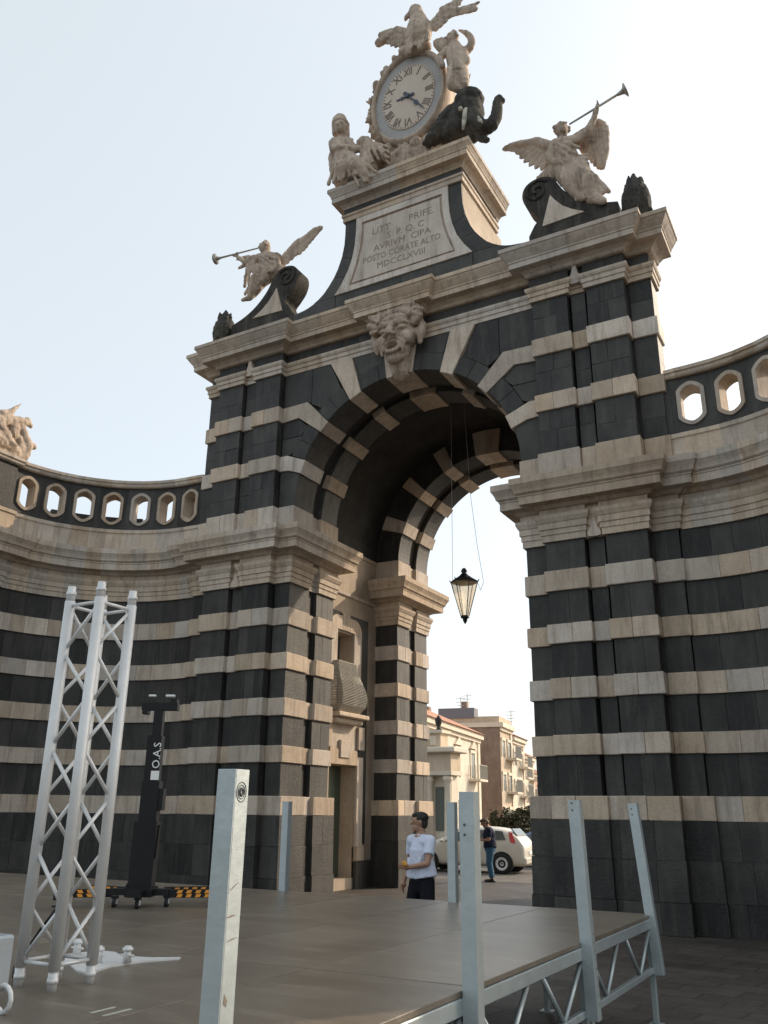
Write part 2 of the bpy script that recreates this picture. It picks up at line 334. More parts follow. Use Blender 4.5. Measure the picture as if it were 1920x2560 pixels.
for sx in (1,-1):
    yw,yd,yb=.18,.225,1.0
    xz_prism([apt(RW,17.2),(2.94,U1[0]-.02),(3.2,U1[0]),(3.2,U1[1]),(3.0,U1[1]),apt(RW,24.2),apt(RW,20.7)],yw,yb,'limestone_voussoir',LIME,gate,sx)
    xz_prism([apt(RW,40),(2.72,10.585),(3.2,U2[0]),(3.2,U2[1]),(2.48,U2[1]+.015),apt(RW,46.2),apt(RW,43)],yw,yb,'limestone_voussoir',LIME,gate,sx)
    xz_prism([apt(RW,61.5),(1.87,11.83),(1.27,11.83),apt(RW,68.3),apt(RW,65)],yw,yb,'limestone_voussoir',LIME,gate,sx)
    # lava stones between them: an archivolt ring and the field outside it
    RR=3.17
    xz_prism(arc(RD,.8,17.0,5)+[(2.93,U1[0]-.03),(3.2,U1[0]-.005),(3.2,BT)],yd,yb,'lava_voussoir',LAVA,gate,sx)
    for a0,a1,k in ((24.4,39.8,2),(46.4,61.3,2),(68.5,90,2)):
        for j in range(k):
            b0=a0+(a1-a0)*j/k; b1=a0+(a1-a0)*(j+1)/k
            xz_prism(arc(RD,b0,b1,4)+arc(RR,b1,b0,4),yd-.018,yb,'lava_voussoir',LAVA,gate,sx)
    rr=RR+.004
    p1=arc(rr,26,38.0,6)
    xz_prism([(3.2,U1[1]+.005),(3.2,10.12),(2.66,10.12)]+[apt(rr,q) for q in (34,30,26)]+[(2.98,U1[1]+.01)],yd,.95,'lava_block',LAVA,gate,sx)
    xz_prism([(2.66,10.125),(3.2,10.125),(3.2,U2[0]-.005),(2.73,10.575)]+[apt(rr,q) for q in (39,36.5)],yd,.95,'lava_block',LAVA,gate,sx)
    xz_prism([(2.475,10.965),(3.2,U2[1]+.005),(3.2,11.83),(2.4,11.83),(2.4,10.92)],yd,.95,'lava_block',LAVA,gate,sx)
    xz_prism([(2.395,10.9)]+[(2.395,11.83),(1.885,11.83)]+[apt(rr,q) for q in (60.5,56,51,48.5)],yd,.95,'lava_block',LAVA,gate,sx)
    xz_prism([apt(rr,90),apt(rr,84),apt(rr,77),apt(rr,70),(1.255,11.83),(0,11.83)],yd,.95,'lava_block',LAVA,gate,sx)
    # second ring of the front arch and both rings of the rear arch
    for (y0,y1,vis) in ((1.33,2.1,1),(5.25,6.0,1),(6.33,7.13,1)):
        ang=[1.0]; 
        for a,b in WA: ang+= [a,b]
        ang+=[83,90]
        for k,(a0,a1) in enumerate(zip(ang,ang[1:])):
            wht=k%2==1
            if wht: xz_prism(arc(RW,a0,a1,2)+arc(3.43,a1,a0,2),y0-(0 if y0!=5.25 else 0),y1,'limestone_voussoir',LIME,gate,sx)
            else: xz_prism(arc(RD,a0,a1,6)+arc(3.42,a1,a0,6),y0+.045,y1-.045,'lava_voussoir',LAVA,gate,sx)
xz_prism([apt(RW,97),apt(RW,90),apt(RW,83),(.42,11.83),(-.42,11.83)],.17,1.0,'keystone',LIME,gate)
# cores round the arch
def arch_core(y0,y1,r,hw,ztop,m,name,zc=AC,base=8.36):
    bm=NB(); I=[(r,base)]; O=[(hw,base)]
    for k in range(1,30):
        a=math.pi*k/30; c,t=math.cos(a),math.sin(a); I.append((r*c,zc+r*t))
        q=min(hw/abs(c) if abs(c)>1e-6 else 1e9,(ztop-zc)/t); O.append((q*c,zc+q*t))
    I.append((-r,base)); O.append((-hw,base))
    for sgn in (1,-1):
        k=min(range(1,30),key=lambda k:abs(O[k][0]-sgn*hw)+abs(O[k][1]-ztop)); O[k]=(sgn*hw,ztop)
    V=[[bm.verts.new((x,y,z)) for x,z in L] for y in (y0,y1) for L in (I,O)]
    for k in range(30):
        for a,b in ((V[0],V[1]),(V[2],V[3]),(V[0],V[2]),(V[1],V[3])): bm.faces.new((a[k],a[k+1],b[k+1],b[k]))
    for k in (0,30): bm.faces.new((V[0][k],V[1][k],V[3][k],V[2][k]))
    return mobj(name,bm,m,gate)
arch_core(.345,.79,2.88,5.57,12.95,JOINT,'arch_core'); arch_core(.79,2.04,2.88,4.4,12.9,JOINT,'arch_core'); arch_core(5.3,7.05,2.88,4.4,12.4,JOINT,'arch_core')
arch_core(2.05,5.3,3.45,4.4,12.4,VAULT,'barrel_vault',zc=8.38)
# ------------------------------------------------------------------ passage side walls with door, window and belly balcony
for sx in (1,-1):
    def yzbox(y0,y1,z0,z1,x0,x1,name,m,parent,c=.008):
        bm=NB(); a,b=sorted((sx*x0,sx*x1)); cbox(bm,a,b,y0,y1,z0,z1,c); return mobj(name,bm,m,parent)
    bm=NB()
    for (y0,y1,z0,z1) in ((2.05,3.02,0,8.38),(4.33,5.3,0,8.38),(3.02,4.33,0,.25),(3.02,4.33,2.83,4.05),(3.02,4.33,6.1,8.38),(3.02,3.27,4.05,6.1),(4.08,4.33,4.05,6.1)):
        a,b=sorted((sx*3.45,sx*3.93)); box(bm,a,b,y0,y1,z0,z1)
    pw=mobj('passage_wall',bm,PLAST,gate)
    for (y0,y1,z0,z1) in ((2.49,2.73,1.0,6.62),(4.63,4.86,1.0,2.9),(4.46,4.86,2.9,6.62),(3.86,4.46,6.30,6.62),(2.73,3.49,6.30,6.62)):
        yzbox(y0,y1,z0,z1,3.438,3.5,'lava_panel',LAVA,pw,.004)
    yc=3.675
    for s2 in (1,-1):
        def yy(a,b): return (yc+a,yc+b) if s2>0 else (yc-b,yc-a)
        yzbox(*yy(.655,.95),.95,3.05,3.38,3.47,'door_jamb',LIME,pw); yzbox(*yy(.655,1.02),.62,.95,3.36,3.5,'jamb_base',LIME,pw)
        yzbox(*yy(.655,1.6),.0,.62,3.37,3.5,'lava_plinth',LAVA,pw)
        yzbox(*yy(.405,.78),4.05,6.15,3.39,3.47,'window_jamb',LIME,pw)
        yzbox(*yy(.62,.92),3.22,3.78,3.33,3.47,'console',LIME,pw)
        # quarter-round shoulder of the surround
        bm=NB(); poly=[(yc+s2*(.42+.36*math.cos(R(a))),6.15+.36*math.sin(R(a))) for a in range(0,91,15)]+[(yc+s2*.2,6.51),(yc+s2*.2,6.15)]
        prism(bm,[(sx*3.39,y,z) for y,z in poly],[(sx*3.47,y,z) for y,z in poly]); mobj('surround_shoulder',bm,LIME,pw)
    yzbox(yc-.65,yc+.65,2.835,3.2,3.37,3.47,'lintel',LIME,pw); yzbox(yc-.6,yc+.6,3.2,3.86,3.40,3.47,'apron',LIME,pw); yzbox(yc-.22,yc+.22,3.0,3.42,3.33,3.47,'keystone',LIME,pw)
    yzbox(yc-.19,yc+.19,6.15,6.6,3.39,3.47,'surround_neck',LIME,pw)
    sb_=yzbox(yc-.82,yc+.62,3.93,4.04,3.02,3.47,'balcony_slab',LIME,pw,.02); yzbox(yc-.74,yc+.55,3.80,3.93,3.16,3.46,'slab_moulding',LIME,pw,.03)
    yzbox(3.03,4.32,.26,2.82,3.86,3.92,'door',GREENDOOR,pw); yzbox(3.29,4.06,4.06,6.08,3.84,3.9,'window',GLASSD,pw)
    yzbox(3.65,3.70,4.06,6.08,3.80,3.86,'window_mullion',IRON,pw); yzbox(3.29,4.06,5.45,5.5,3.80,3.86,'window_transom',IRON,pw)
    # pot-bellied iron railing
    bp=[(0,4.06),(.16,4.1),(.27,4.22),(.31,4.4),(.28,4.6),(.2,4.8),(.11,4.98),(.05,5.15),(.03,5.3)]
    bm=NB(); npts=22
    def bpt(s,k):
        o,z=bp[k]; hw=.40+o*.62; dp=.16+o*.95       # half width along the wall, reach from the wall
        if s<.28: t=s/.28; y=-hw; d=dp*t
        elif s>.72: t=(s-.72)/.28; y=hw; d=dp*(1-t)
        else: t=(s-.28)/.44; y=-hw+2*hw*t; d=dp
        return Vector((sx*(3.44-d),yc-.15+y,z))
    ss=[i/40 for i in range(41)]
    for s in ss[1:-1]:
        for k in range(len(bp)-1): tube(bm,bpt(s,k),bpt(s,k+1),.008,n=4,caps=False)
    for k in range(len(bp)):
        for a,b in zip(ss,ss[1:]): tube(bm,bpt(a,k),bpt(b,k),.010 if k not in(0,8) else .02,n=4,caps=False)
        if k<len(bp)-1:
            for t in (.2,.4,.6,.8):
                for a,b in zip(ss,ss[1:]): tube(bm,bpt(a,k).lerp(bpt(a,k+1),t),bpt(b,k).lerp(bpt(b,k+1),t),.011,n=4,caps=False)
    mobj('balcony_railing',bm,IRON,pw)
    yzbox(2.1,5.25,7.08,7.17,3.40,3.5,'string_course',LIME,pw)
    yzbox(2.1,5.25,8.28,8.39,3.415,3.5,'string_course',LIME,pw)
# ------------------------------------------------------------------ attic with the inscribed tablet
OUT=[(1.6,15.8),(1.605,15.45),(1.62,15.15),(1.68,14.82),(1.79,14.5),(1.90,14.28),(2.04,14.08),(2.18,13.91),(2.33,13.79),(2.47,13.70),(2.61,13.64),(2.75,13.60),(2.89,13.58),(3.10,13.55),(3.10,13.0)]
INN=[(1.26,15.8),(1.265,15.4),(1.29,15.01),(1.36,14.65),(1.46,14.34),(1.54,14.17),(1.64,14.01),(1.74,13.86),(1.84,13.73)]
bm=NB(); poly=[(x,z) for x,z in OUT]+[(-x,z) for x,z in OUT[::-1]]
f0=[bm.verts.new((x,.30,z)) for x,z in poly]; f1=[bm.verts.new((x,2.75,z)) for x,z in poly]; n=len(poly)
bm.faces.new(f0); bm.faces.new(f1[::-1])
for i in range(n): bm.faces.new((f0[i],f1[i],f1[(i+1)%n],f0[(i+1)%n]))
mobj('attic',bm,PLAST,gate)
bm=NB(); poly=INN+[(-x,z) for x,z in INN[::-1]]
for sx in (1,-1):
    for k,(i0,i1) in enumerate(((0,3),(3,5),(5,8))):     # lava frame stones following the concave curve
        o0={0:0,3:3,5:5}[i0]; o1={3:3,5:5,8:9}[i1]
        xz_prism(INN[i0:i1+1]+OUT[o0:o1+1][::-1],.245,.33,'lava_frame_stone',LAVA,gate,sx,.005)
    xz_prism([INN[8]]+OUT[9:14][::-1][::-1]+[(3.10,13.05),(1.84,13.05)],.245,.33,'lava_frame_stone',LAVA,gate,sx,.005)
    xz_prism([(0,13.05),(1.83,13.05),(1.83,13.72),(0,13.72)] if sx>0 else [(0.0,13.05),(1.83,13.05),(1.83,13.72),(0.0,13.72)],.247,.33,'lava_frame_stone',LAVA,gate,sx,.005)
TAB=[(1.0,15.52),(1.01,15.2),(1.055,14.85),(1.11,14.6),(1.17,14.38),(1.24,14.18),(1.33,13.98)]
def ring_piece(outer,inner,y0,y1,name,m):
    bm=NB(); o=outer+[(-x,z) for x,z in outer[::-1]]; q=inner+[(-x,z) for x,z in inner[::-1]]; n=len(o)
    V=[[bm.verts.new((x,y,z)) for x,z in L] for L in (o,q) for y in (y0,y1)]
    for a,b in ((V[0],V[2]),(V[1],V[3]),(V[0],V[1]),(V[2],V[3])):
        for i in range(n): bm.faces.new((a[i],a[(i+1)%n],b[(i+1)%n],b[i]))
    return mobj(name,bm,m,gate)
def scale_out(L,dx,dz): return [(x+dx,z+(dz if i==0 else (-dz if i==len(L)-1 else 0))) for i,(x,z) in enumerate(L)]
INN7=[INN[0],INN[1],INN[2],INN[3],INN[4],INN[6],INN[8]]
ring_piece(INN7,scale_out(TAB,.10,.10),.215,.3,'tablet_frame',LIME)
ring_piece(scale_out(TAB,.095,.095),scale_out(TAB,.03,.03),.262,.3,'tablet_groove',STATUE)
bm=NB(); q=scale_out(TAB,.035,.035); poly=q+[(-x,z) for x,z in q[::-1]]
prism(bm,[(x,.232,z) for x,z in poly],[(x,.3,z) for x,z in poly]); tablet=mobj('inscription_tablet',bm,LIME,gate)
LETTER=plain('carved_letters',(.27,.21,.165),rough=.9,nvar=.4,nscale=9)
for s,z,x,sz in (('LITT',15.22,-.55,.27),('PRIFE.',15.26,.55,.27),('S  P. Q. C',14.98,.12,.25),('AVRIVM  CIPA',14.72,.02,.25),('POSTO CORATE ALTO',14.45,0,.24),('MDCCLXVIII',14.19,0,.24)):
    me=text_mesh(s,sz,.002); o=meo('inscription_line',me,LETTER,tablet); o.rotation_euler=(R(90),0,0); o.location=(x,.230,z); o.scale=(1 if len(s)<14 else .86,1,1)
for sx in (1,-1):
    sweep_pieces([(0,.25),(1.6,.25),(1.6,2.45)],[(-.04,15.8),(.05,15.8),(.05,15.92),(.08,15.94),(.08,16.0),(-.04,16.01)],'attic_moulding',LIME,gate,sx,.1)
    put_block(0,1.63,.22,2.5,16.005,16.18,'lava',gate,sx)
    sweep_pieces([(0,.25),(1.6,.25),(1.6,2.5)],[(-.04,16.18),(.05,16.18),(.06,16.22),(.12,16.29),(.14,16.30),(.27,16.31),(.27,16.45),(.29,16.46),(.29,16.49),(.34,16.58),(.36,16.60),(.36,16.70),(0,16.73)],'attic_cornice_stone',LIME,gate,sx,.2)
bm=NB(); box(bm,-1.55,1.55,.3,2.5,16.1,16.725); mobj('attic_top',bm,JOINT,gate)
# pedestals with scrolls for the two trumpeting figures
for sx in (1,-1):
    ped=[(3.16,13.0),(3.16,13.70),(3.30,13.95),(3.42,14.12),(3.28,14.30),(3.12,14.52),(3.05,14.78),(3.10,15.0),(3.25,15.13),(3.48,15.17),(3.70,15.10),(3.84,14.92),(3.97,14.66),(4.12,14.46),(4.32,14.26),(4.55,14.10),(4.8,13.98),(5.12,13.88),(5.12,13.0)]
    def cat(P,n=4):
        out=[]
        for i in range(len(P)-1):
            p0,p1,p2,p3=(Vector(P[max(0,i-1)]),Vector(P[i]),Vector(P[i+1]),Vector(P[min(len(P)-1,i+2)]))
            for k in range(n):
                t=k/n; q=.5*((2*p1)+(-p0+p2)*t+(2*p0-5*p1+4*p2-p3)*t*t+(-p0+3*p1-3*p2+p3)*t**3); out.append((q.x,q.y))
        return out+[tuple(P[-1])]
    ped=ped[:2]+cat(ped[2:18])+ped[18:]
    bm=NB(); cx=0
    f0=[bm.verts.new((x*sx,.30,z)) for x,z in ped]; f1=[bm.verts.new((x*sx,.82,z)) for x,z in ped]; n=len(ped)
    bm.faces.new(f0); bm.faces.new(f1[::-1])
    for i in range(n): bm.faces.new((f0[i],f1[i],f1[(i+1)%n],f0[(i+1)%n]))
    for k in range(26):                                 # spiral roll on the face
        a0=R(40+k*22); a1=R(62+k*22); r0=.30-k*.0098; r1=.30-(k+1)*.0098
        tube(bm,((3.40+r0*math.cos(a0))*sx,.285,14.82+r0*math.sin(a0)),((3.40+r1*math.cos(a1))*sx,.285,14.82+r1*math.sin(a1)),.035,n=6)
    pd=mobj('scroll_pedestal',bm,DARKSTAT,gate)
    tri=[(3.69,14.60),(3.47,13.84),(4.42,13.88),(4.15,14.05),(3.95,14.22),(3.80,14.42)]
    xz_prism(tri,.275,.32,'triangular_inset',LIME,pd,sx,.004)
# ------------------------------------------------------------------ the two curved walls
CX,CY,RC=6.0,-2.7,3.03
wall_courses=[('lava',0,.47,.07),('lava',.47,1.07,.06),('lava',1.07,1.66,.05),('lime',1.66,2.04,.05)]+courses[4:]
wall_labels={-1:('left curved wing wall of striped stone behind the lattice truss tower','left'),1:('right curved wing wall of striped stone rising out of frame','right')}
for sx in (-1,1):
    wl=empty('curved_wall',(0,0,0),label=wall_labels[sx][0],cat='wall',group='curved wing walls beside the gate')
    P=lambda r,deg,z:((CX+r*math.cos(R(deg)))*sx,CY+r*math.sin(R(deg)),z)
    def arcblock(r0,r1,a0,a1,z0,z1,name,m,parent,n=3):
        bm=NB(); A=[]
        pts=[(r0,a0+(a1-a0)*i/n) for i in range(n+1)]+[(r1,a1-(a1-a0)*i/n) for i in range(n+1)]
        prism(bm,[P(r,a,z0) for r,a in pts],[P(r,a,z1) for r,a in pts]); return mobj(name,bm,m,parent)
    arcblock(RC+.2,RC+.9,-2,96,0,8.36,'wall_core',JOINT,wl,n=30)
    hi=97.0
    for kind,z0,z1,off in wall_courses:
        r=RC-off; lime=kind=='lime'; k=10 if lime else 11
        aa=[0]+[ (i+random.uniform(-.2,.2))*hi/k for i in range(1,k)]+[hi]
        for a0,a1 in zip(aa,aa[1:]):
            j=random.uniform(-.004,.004); g=.06
            rows=((z0,z1),)
            for za,zb in rows: arcblock(r+j,r+.3,a0+g,a1-g,za+.002,zb-.002,'limestone_block' if lime else 'lava_block',LIME if lime else LAVA,wl)
    plan=[(5.66,.36),(5.85,.34)]+[(CX+RC*math.cos(R(a)),CY+RC*math.sin(R(a))) for a in [88-i*8.0 for i in range(11)]]+[(9.03,-2.50),(8.93,-2.50),(8.93,-4.6)]
    sweep_pieces(plan,PROF_ARCHI,'architrave_stone',LIME,wl,sx); sweep_pieces(plan,PROF_CORN,'cornice_stone',LIME,wl,sx,.1)
    sweep_pieces(plan,[(-.02,7.8),(.02,7.8),(.02,8.30),(.05,8.32),(.05,8.40),(0,8.42)],'blocking_stone',LIME,wl,sx,.3)
    # pierced parapet
    def oval(a,b,n=32):
        out=[]
        for i in range(n):
            t=2*math.pi*i/n; c,s_=math.cos(t),math.sin(t)
            k=1/max(abs(c)/a, 1e-6) if abs(c)>0 else 9
            # stadium: half circle ends, straight sides
            h=b-a; q=1/(abs(c)**1.6+abs(s_)**1.6)**(1/1.6); x=a*max(-1,min(1,c*q*1.12)); z=(h if s_>=0 else -h)*1.0+a*s_*q
            if abs(s_)<1e-6: z=0
            out.append((x,z))
        return out
    cell=13.08; zc=8.99; z0p,z1p=8.42,9.55
    for k in range(7):
        ac=88.6-k*cell; hw=R(cell)*RC/2*.998
        def Q(s,z,d): return P(RC+.05+d,ac+math.degrees(s/RC),z)
        ov=oval(.245,.44); ov2=oval(.178,.37); n=len(ov)
        rect=[]
        for x,z in ov:
            kx=hw/abs(x) if abs(x)>1e-6 else 99; kz=((z1p-zc) if z>0 else (zc-z0p))/abs(z) if abs(z)>1e-6 else 99; q=min(kx,kz); rect.append((x*q,z*q))
        # snap the nearest samples to the corners
        for cxn,czn in ((hw,z1p-zc),(-hw,z1p-zc),(hw,z0p-zc),(-hw,z0p-zc)):
            i=min(range(n),key=lambda i:(rect[i][0]-cxn)**2+(rect[i][1]-czn)**2); rect[i]=(cxn,czn)
        bm=NB(); V=[[bm.verts.new(Q(x,zc+z,d)) for x,z in L] for d in (0,.37) for L in (rect,ov)]
        for a,b in ((V[0],V[1]),(V[2],V[3]),(V[1],V[3]),(V[0],V[2])):
            for i in range(n): bm.faces.new((a[i],a[(i+1)%n],b[(i+1)%n],b[i]))
        pp=mobj('parapet_panel',bm,LAVA,wl)
        bm=NB(); V=[[bm.verts.new(Q(x,zc+z,d)) for x,z in L] for d in (-.035,.40) for L in (oval(.25,.445),ov2)]
        for a,b in ((V[0],V[1]),(V[2],V[3]),(V[1],V[3]),(V[0],V[2])):
            for i in range(n): bm.faces.new((a[i],a[(i+1)%n],b[(i+1)%n],b[i]))
        mobj('opening_frame',bm,LIME,pp)
    arcblock(RC+.05,RC+.42,95.2,98,8.42,9.55,'parapet_panel',LAVA,wl)
    arcblock(RC+1.3,RC+1.6,27,58,8.2,9.17,'rear_parapet',LAVA,wl,n=10)
    sweep_pieces(plan,[(-.05,9.55),(.02,9.55),(.05,9.58),(.06,9.64),(.09,9.65),(.09,9.72),(-.05,9.74)],'rail_stone',LIME,wl,sx,.45)
    # end pier of the wall
    bm=NB(); a,b=sorted((sx*9.25,sx*10.2)); box(bm,a,b,-4.6,-2.6,0,9.5); mobj('end_pier',bm,JOINT,wl)
    for kind,z0,z1,off in wall_courses:
        bm=NB(); a,b=sorted((sx*(8.98-off),sx*9.4)); cbox(bm,a,b,-4.6,-2.75,z0,z1); mobj('limestone_block' if kind=='lime' else 'lava_block',bm,LIME if kind=='lime' else LAVA,wl)
    bm=NB(); a,b=sorted((sx*8.97,sx*9.6)); cbox(bm,a,b,-4.6,-2.55,8.42,9.55); mobj('lava_block',bm,LAVA,wl)
# ------------------------------------------------------------------ ground
def ground_mat():
    m=stone('lava_paving',(.060,.053,.047),(.115,.10,.088),var=0,bump=.4,bscale=9,scale=.8)
    nt=m.node_tree; N=nt.nodes; Lk=nt.links; b=N['Principled BSDF']
    tc=N.new('ShaderNodeTexCoord'); mp=N.new('ShaderNodeMapping'); mp.inputs['Rotation'].default_value=(0,0,R(8)); nw=N.new('ShaderNodeTexNoise'); nw.inputs['Scale'].default_value=.9; nw.inputs['Detail'].default_value=4; Lk.new(tc.outputs['Object'],nw.inputs['Vector']); vw=N.new('ShaderNodeVectorMath'); vw.operation='MULTIPLY_ADD'; vw.inputs[1].default_value=(.22,.22,0); Lk.new(nw.outputs['Color'],vw.inputs[0]); Lk.new(tc.outputs['Object'],vw.inputs[2]); Lk.new(vw.outputs[0],mp.inputs[0])
    br=N.new('ShaderNodeTexBrick'); br.inputs['Scale'].default_value=1; br.inputs['Brick Width'].default_value=.62; br.inputs['Row Height'].default_value=.34; br.inputs['Mortar Size'].default_value=.016; br.inputs['Mortar Smooth'].default_value=.3
    br.inputs['Color1'].default_value=(.8,.8,.8,1); br.inputs['Color2'].default_value=(1.15,1.15,1.15,1); br.inputs['Mortar'].default_value=(.62,.60,.57,1); Lk.new(mp.outputs[0],br.inputs['Vector'])
    old=b.inputs['Base Color'].links[0].from_socket; mx=N.new('ShaderNodeMix'); mx.data_type='RGBA'; mx.blend_type='MULTIPLY'; mx.inputs['Factor'].default_value=1
    Lk.new(old,mx.inputs['A']); Lk.new(br.outputs[0],mx.inputs['B']); Lk.new(mx.outputs['Result'],b.inputs['Base Color'])
    b.inputs['Roughness'].default_value=.62
    return m
bm=NB(); s=900; bface(bm,[(-s,-s,0),(s,-s,0),(s,s,0),(-s,s,0)]); tag(mobj('plaza_ground',bm,ground_mat()),kind='structure')
bm=NB(); bface(bm,[(-60,8.6,.004),(60,8.6,.004),(60,16.5,.004),(-60,16.5,.004)]); tag(mobj('street',bm,stone('worn_asphalt',(.11,.10,.09),(.16,.145,.13),var=0,bump=.3,bscale=20)),kind='structure')
# ------------------------------------------------------------------ sculpture
def feathers(bm,root,tip,side,n,l0,l1,th,w=.09):
    """a wing: a bony leading edge root->tip with flat feathers hanging along 'side'"""
    root=Vector(root); tip=Vector(tip); side=Vector(side); ax=(tip-root)
    for i in range(n):
        t=i/(n-1); p=root+ax*t; L=l0+(l1-l0)*t
        d=(side.normalized()*(1-t*.55)+ax.normalized()*(.25+t*.9)).normalized()
        e=p+d*L; nrm=d.cross(ax).normalized(); wv=d.cross(nrm).normalized()
        c=(p+e)/2; M=Matrix((d,wv,nrm)).transposed(); ell(bm,c,(L/2,w,th),M,sub=1)
        c2=p+d*L*.3; ell(bm,c2,(L*.3,w*.9,th*1.6),M,sub=1)
def folds(bm,a,b,spread,n,r0,r1,out=Vector((0,-1,0))):
    a=Vector(a); b=Vector(b); sp=Vector(spread)
    for i in range(n):
        t=(i/(n-1)-.5)*2 if n>1 else 0; k=1-t*t*.6
        limb(bm,[a+sp*t*.5+out*.05*k,(a+b)/2+sp*t*.8+out*.07*k,b+sp*t+out*.03*k],[r0,(r0+r1)/2,r1],n=6)
def head(bm,c,r,face=Vector((0,-1,0)),hair=True):
    c=Vector(c); f=face.normalized(); s=f.cross(Vector((0,0,1))).normalized(); u=s.cross(f)
    ell(bm,c,(r*.82,r*.95,r*1.1)); ell(bm,c+f*r*.35-u*r*.45,(r*.5,r*.5,r*.55))         # skull, jaw
    tube(bm,c+f*r*.9+u*r*.15,c+f*r*1.12-u*r*.2,r*.1,r*.17,6)                              # nose
    for k in (-1,1):
        ell(bm,c+f*r*.78+s*k*r*.34+u*r*.28,(r*.28,r*.18,r*.1)); ell(bm,c+s*k*r*.84,(r*.12,r*.2,r*.25))
    ell(bm,c+f*r*.8-u*r*.55,(r*.25,r*.12,r*.08))
    if hair:
        for k in range(26):
            a=k*2.4; h=1-k/26*1.1; q=math.sqrt(max(0,1-h*h)); d=(s*math.cos(a)+f*(-abs(math.sin(a))*.9+.25))*q+u*h
            ell(bm,c+d*r*1.0,r*.26,sub=1)
def hand(bm,c,d,r):
    c=Vector(c); d=Vector(d).normalized(); u,v=ortho(d); ell(bm,c,(r,r,r))
    for k in range(4): limb(bm,[c+u*r*(k-1.5)*.55,c+u*r*(k-1.5)*.6+d*r*1.6,c+u*r*(k-1.5)*.6+d*r*2.0+v*r*.6],[r*.33,r*.3,r*.24],n=5)
    limb(bm,[c+u*r*.9,c+u*r*1.6+d*r*.8],[r*.35,r*.26],n=5)
# --- right trumpeter
ZR=crop(1200,180,1659/520); A=lambda x,y,Y=.5:ZR(x,y,1,Y)
bm=NB()
head(bm,A(650,460,.48),.185,Vector((.55,-.8,.25)))
limb(bm,[A(655,500,.52),A(665,560,.55)],[.10,.13])
limb(bm,[A(665,600,.58),A(690,650,.58),A(700,720,.58)],[.24,.25,.27]); limb(bm,[A(590,590,.56),A(750,560,.56)],[.16,.16]); ell(bm,A(650,590,.5),(.24,.2,.22)); ell(bm,A(710,760,.56),(.36,.28,.22))
limb(bm,[A(755,560,.52),A(860,480,.45),A(905,380,.42),A(932,290,.42)],[.13,.10,.078,.06]); hand(bm,A(938,268,.42),(.2,0,1),.055)   # raised arm
limb(bm,[A(590,600,.5),A(545,680,.4),A(610,730,.30)],[.12,.10,.075]); hand(bm,A(620,735,.28),(1,0,-.2),.055)
limb(bm,[A(640,770,.5),A(700,880,.30),A(760,960,.30)],[.22,.17,.12]); limb(bm,[A(780,780,.52),A(850,900,.36),A(900,1010,.32)],[.26,.22,.16]); limb(bm,[A(900,1000,.32),A(985,1030,.22)],[.14,.09])
limb(bm,[A(760,960,.3),A(820,1010,.25)],[.10,.07])
folds(bm,A(740,760,.45),A(900,1000,.36),(.35,0,0),6,.07,.06); folds(bm,A(590,760,.45),A(560,850,.42),(.30,0,0),5,.06,.045)
folds(bm,A(560,740,.42),A(860,720,.42),(0,0,.18),4,.05,.05); folds(bm,A(610,600,.38),A(760,690,.38),(.1,0,.25),4,.045,.045)
limb(bm,[A(560,850,.5),A(480,850,.55)],[.18,.10])
feathers(bm,A(590,620,.72),A(430,560,.8),(-.35,0,-.8),8,.62,.72,.05,.13); feathers(bm,A(450,560,.8),A(290,580,.85),(-.6,0,-.35),8,.45,.42,.045,.12); limb(bm,[A(560,600,.72),A(450,560,.78),A(340,585,.82),A(235,590,.85)],[.14,.13,.10,.06])
TOPW=[(770,520),(800,505),(840,480),(880,450),(915,420),(945,415),(970,430),(988,455),(995,485)]
LOWW=[(815,640),(830,650),(850,665),(872,690),(893,715),(915,745),(940,765),(965,770),(985,765)]
for k,(p,e) in enumerate(zip(TOPW,LOWW)):
    P0=A(*p,.74); P1=A(*e,.80); limb(bm,[P0,P0.lerp(P1,.5)+Vector((.03,0,0)),P1],[.11,.10,.045],n=6); limb(bm,[P0,P0.lerp(P1,.38)],[.13,.09],n=6)
limb(bm,[A(*p,.72) for p in TOPW],[.10]*9,n=7)
ang=meo('trumpeter_statue',fuse(bm,.022,2,.012,9),STATUE,smooth=True)
tag(ang,'winged stone figure raising a long trumpet to the upper right','statue','trumpeting winged figures')
def trumpet(a,b,parent,r=.02):
    a=Vector(a); b=Vector(b); d=(b-a).normalized(); bm=NB(); tube(bm,a,b-d*.2,r*.7,r*1.1,8); tube(bm,b-d*.2,b-d*.06,r*1.1,r*2.4,10); tube(bm,b-d*.06,b,r*2.4,r*6,12)
    ell(bm,a.lerp(b,.5),r*2,sub=1)
    return mobj('trumpet',bm,plain('weathered_bronze',(.40,.38,.33),.5,.3),parent,True)
trumpet(A(712,418,.35),A(1162,142,.42),ang,.028)
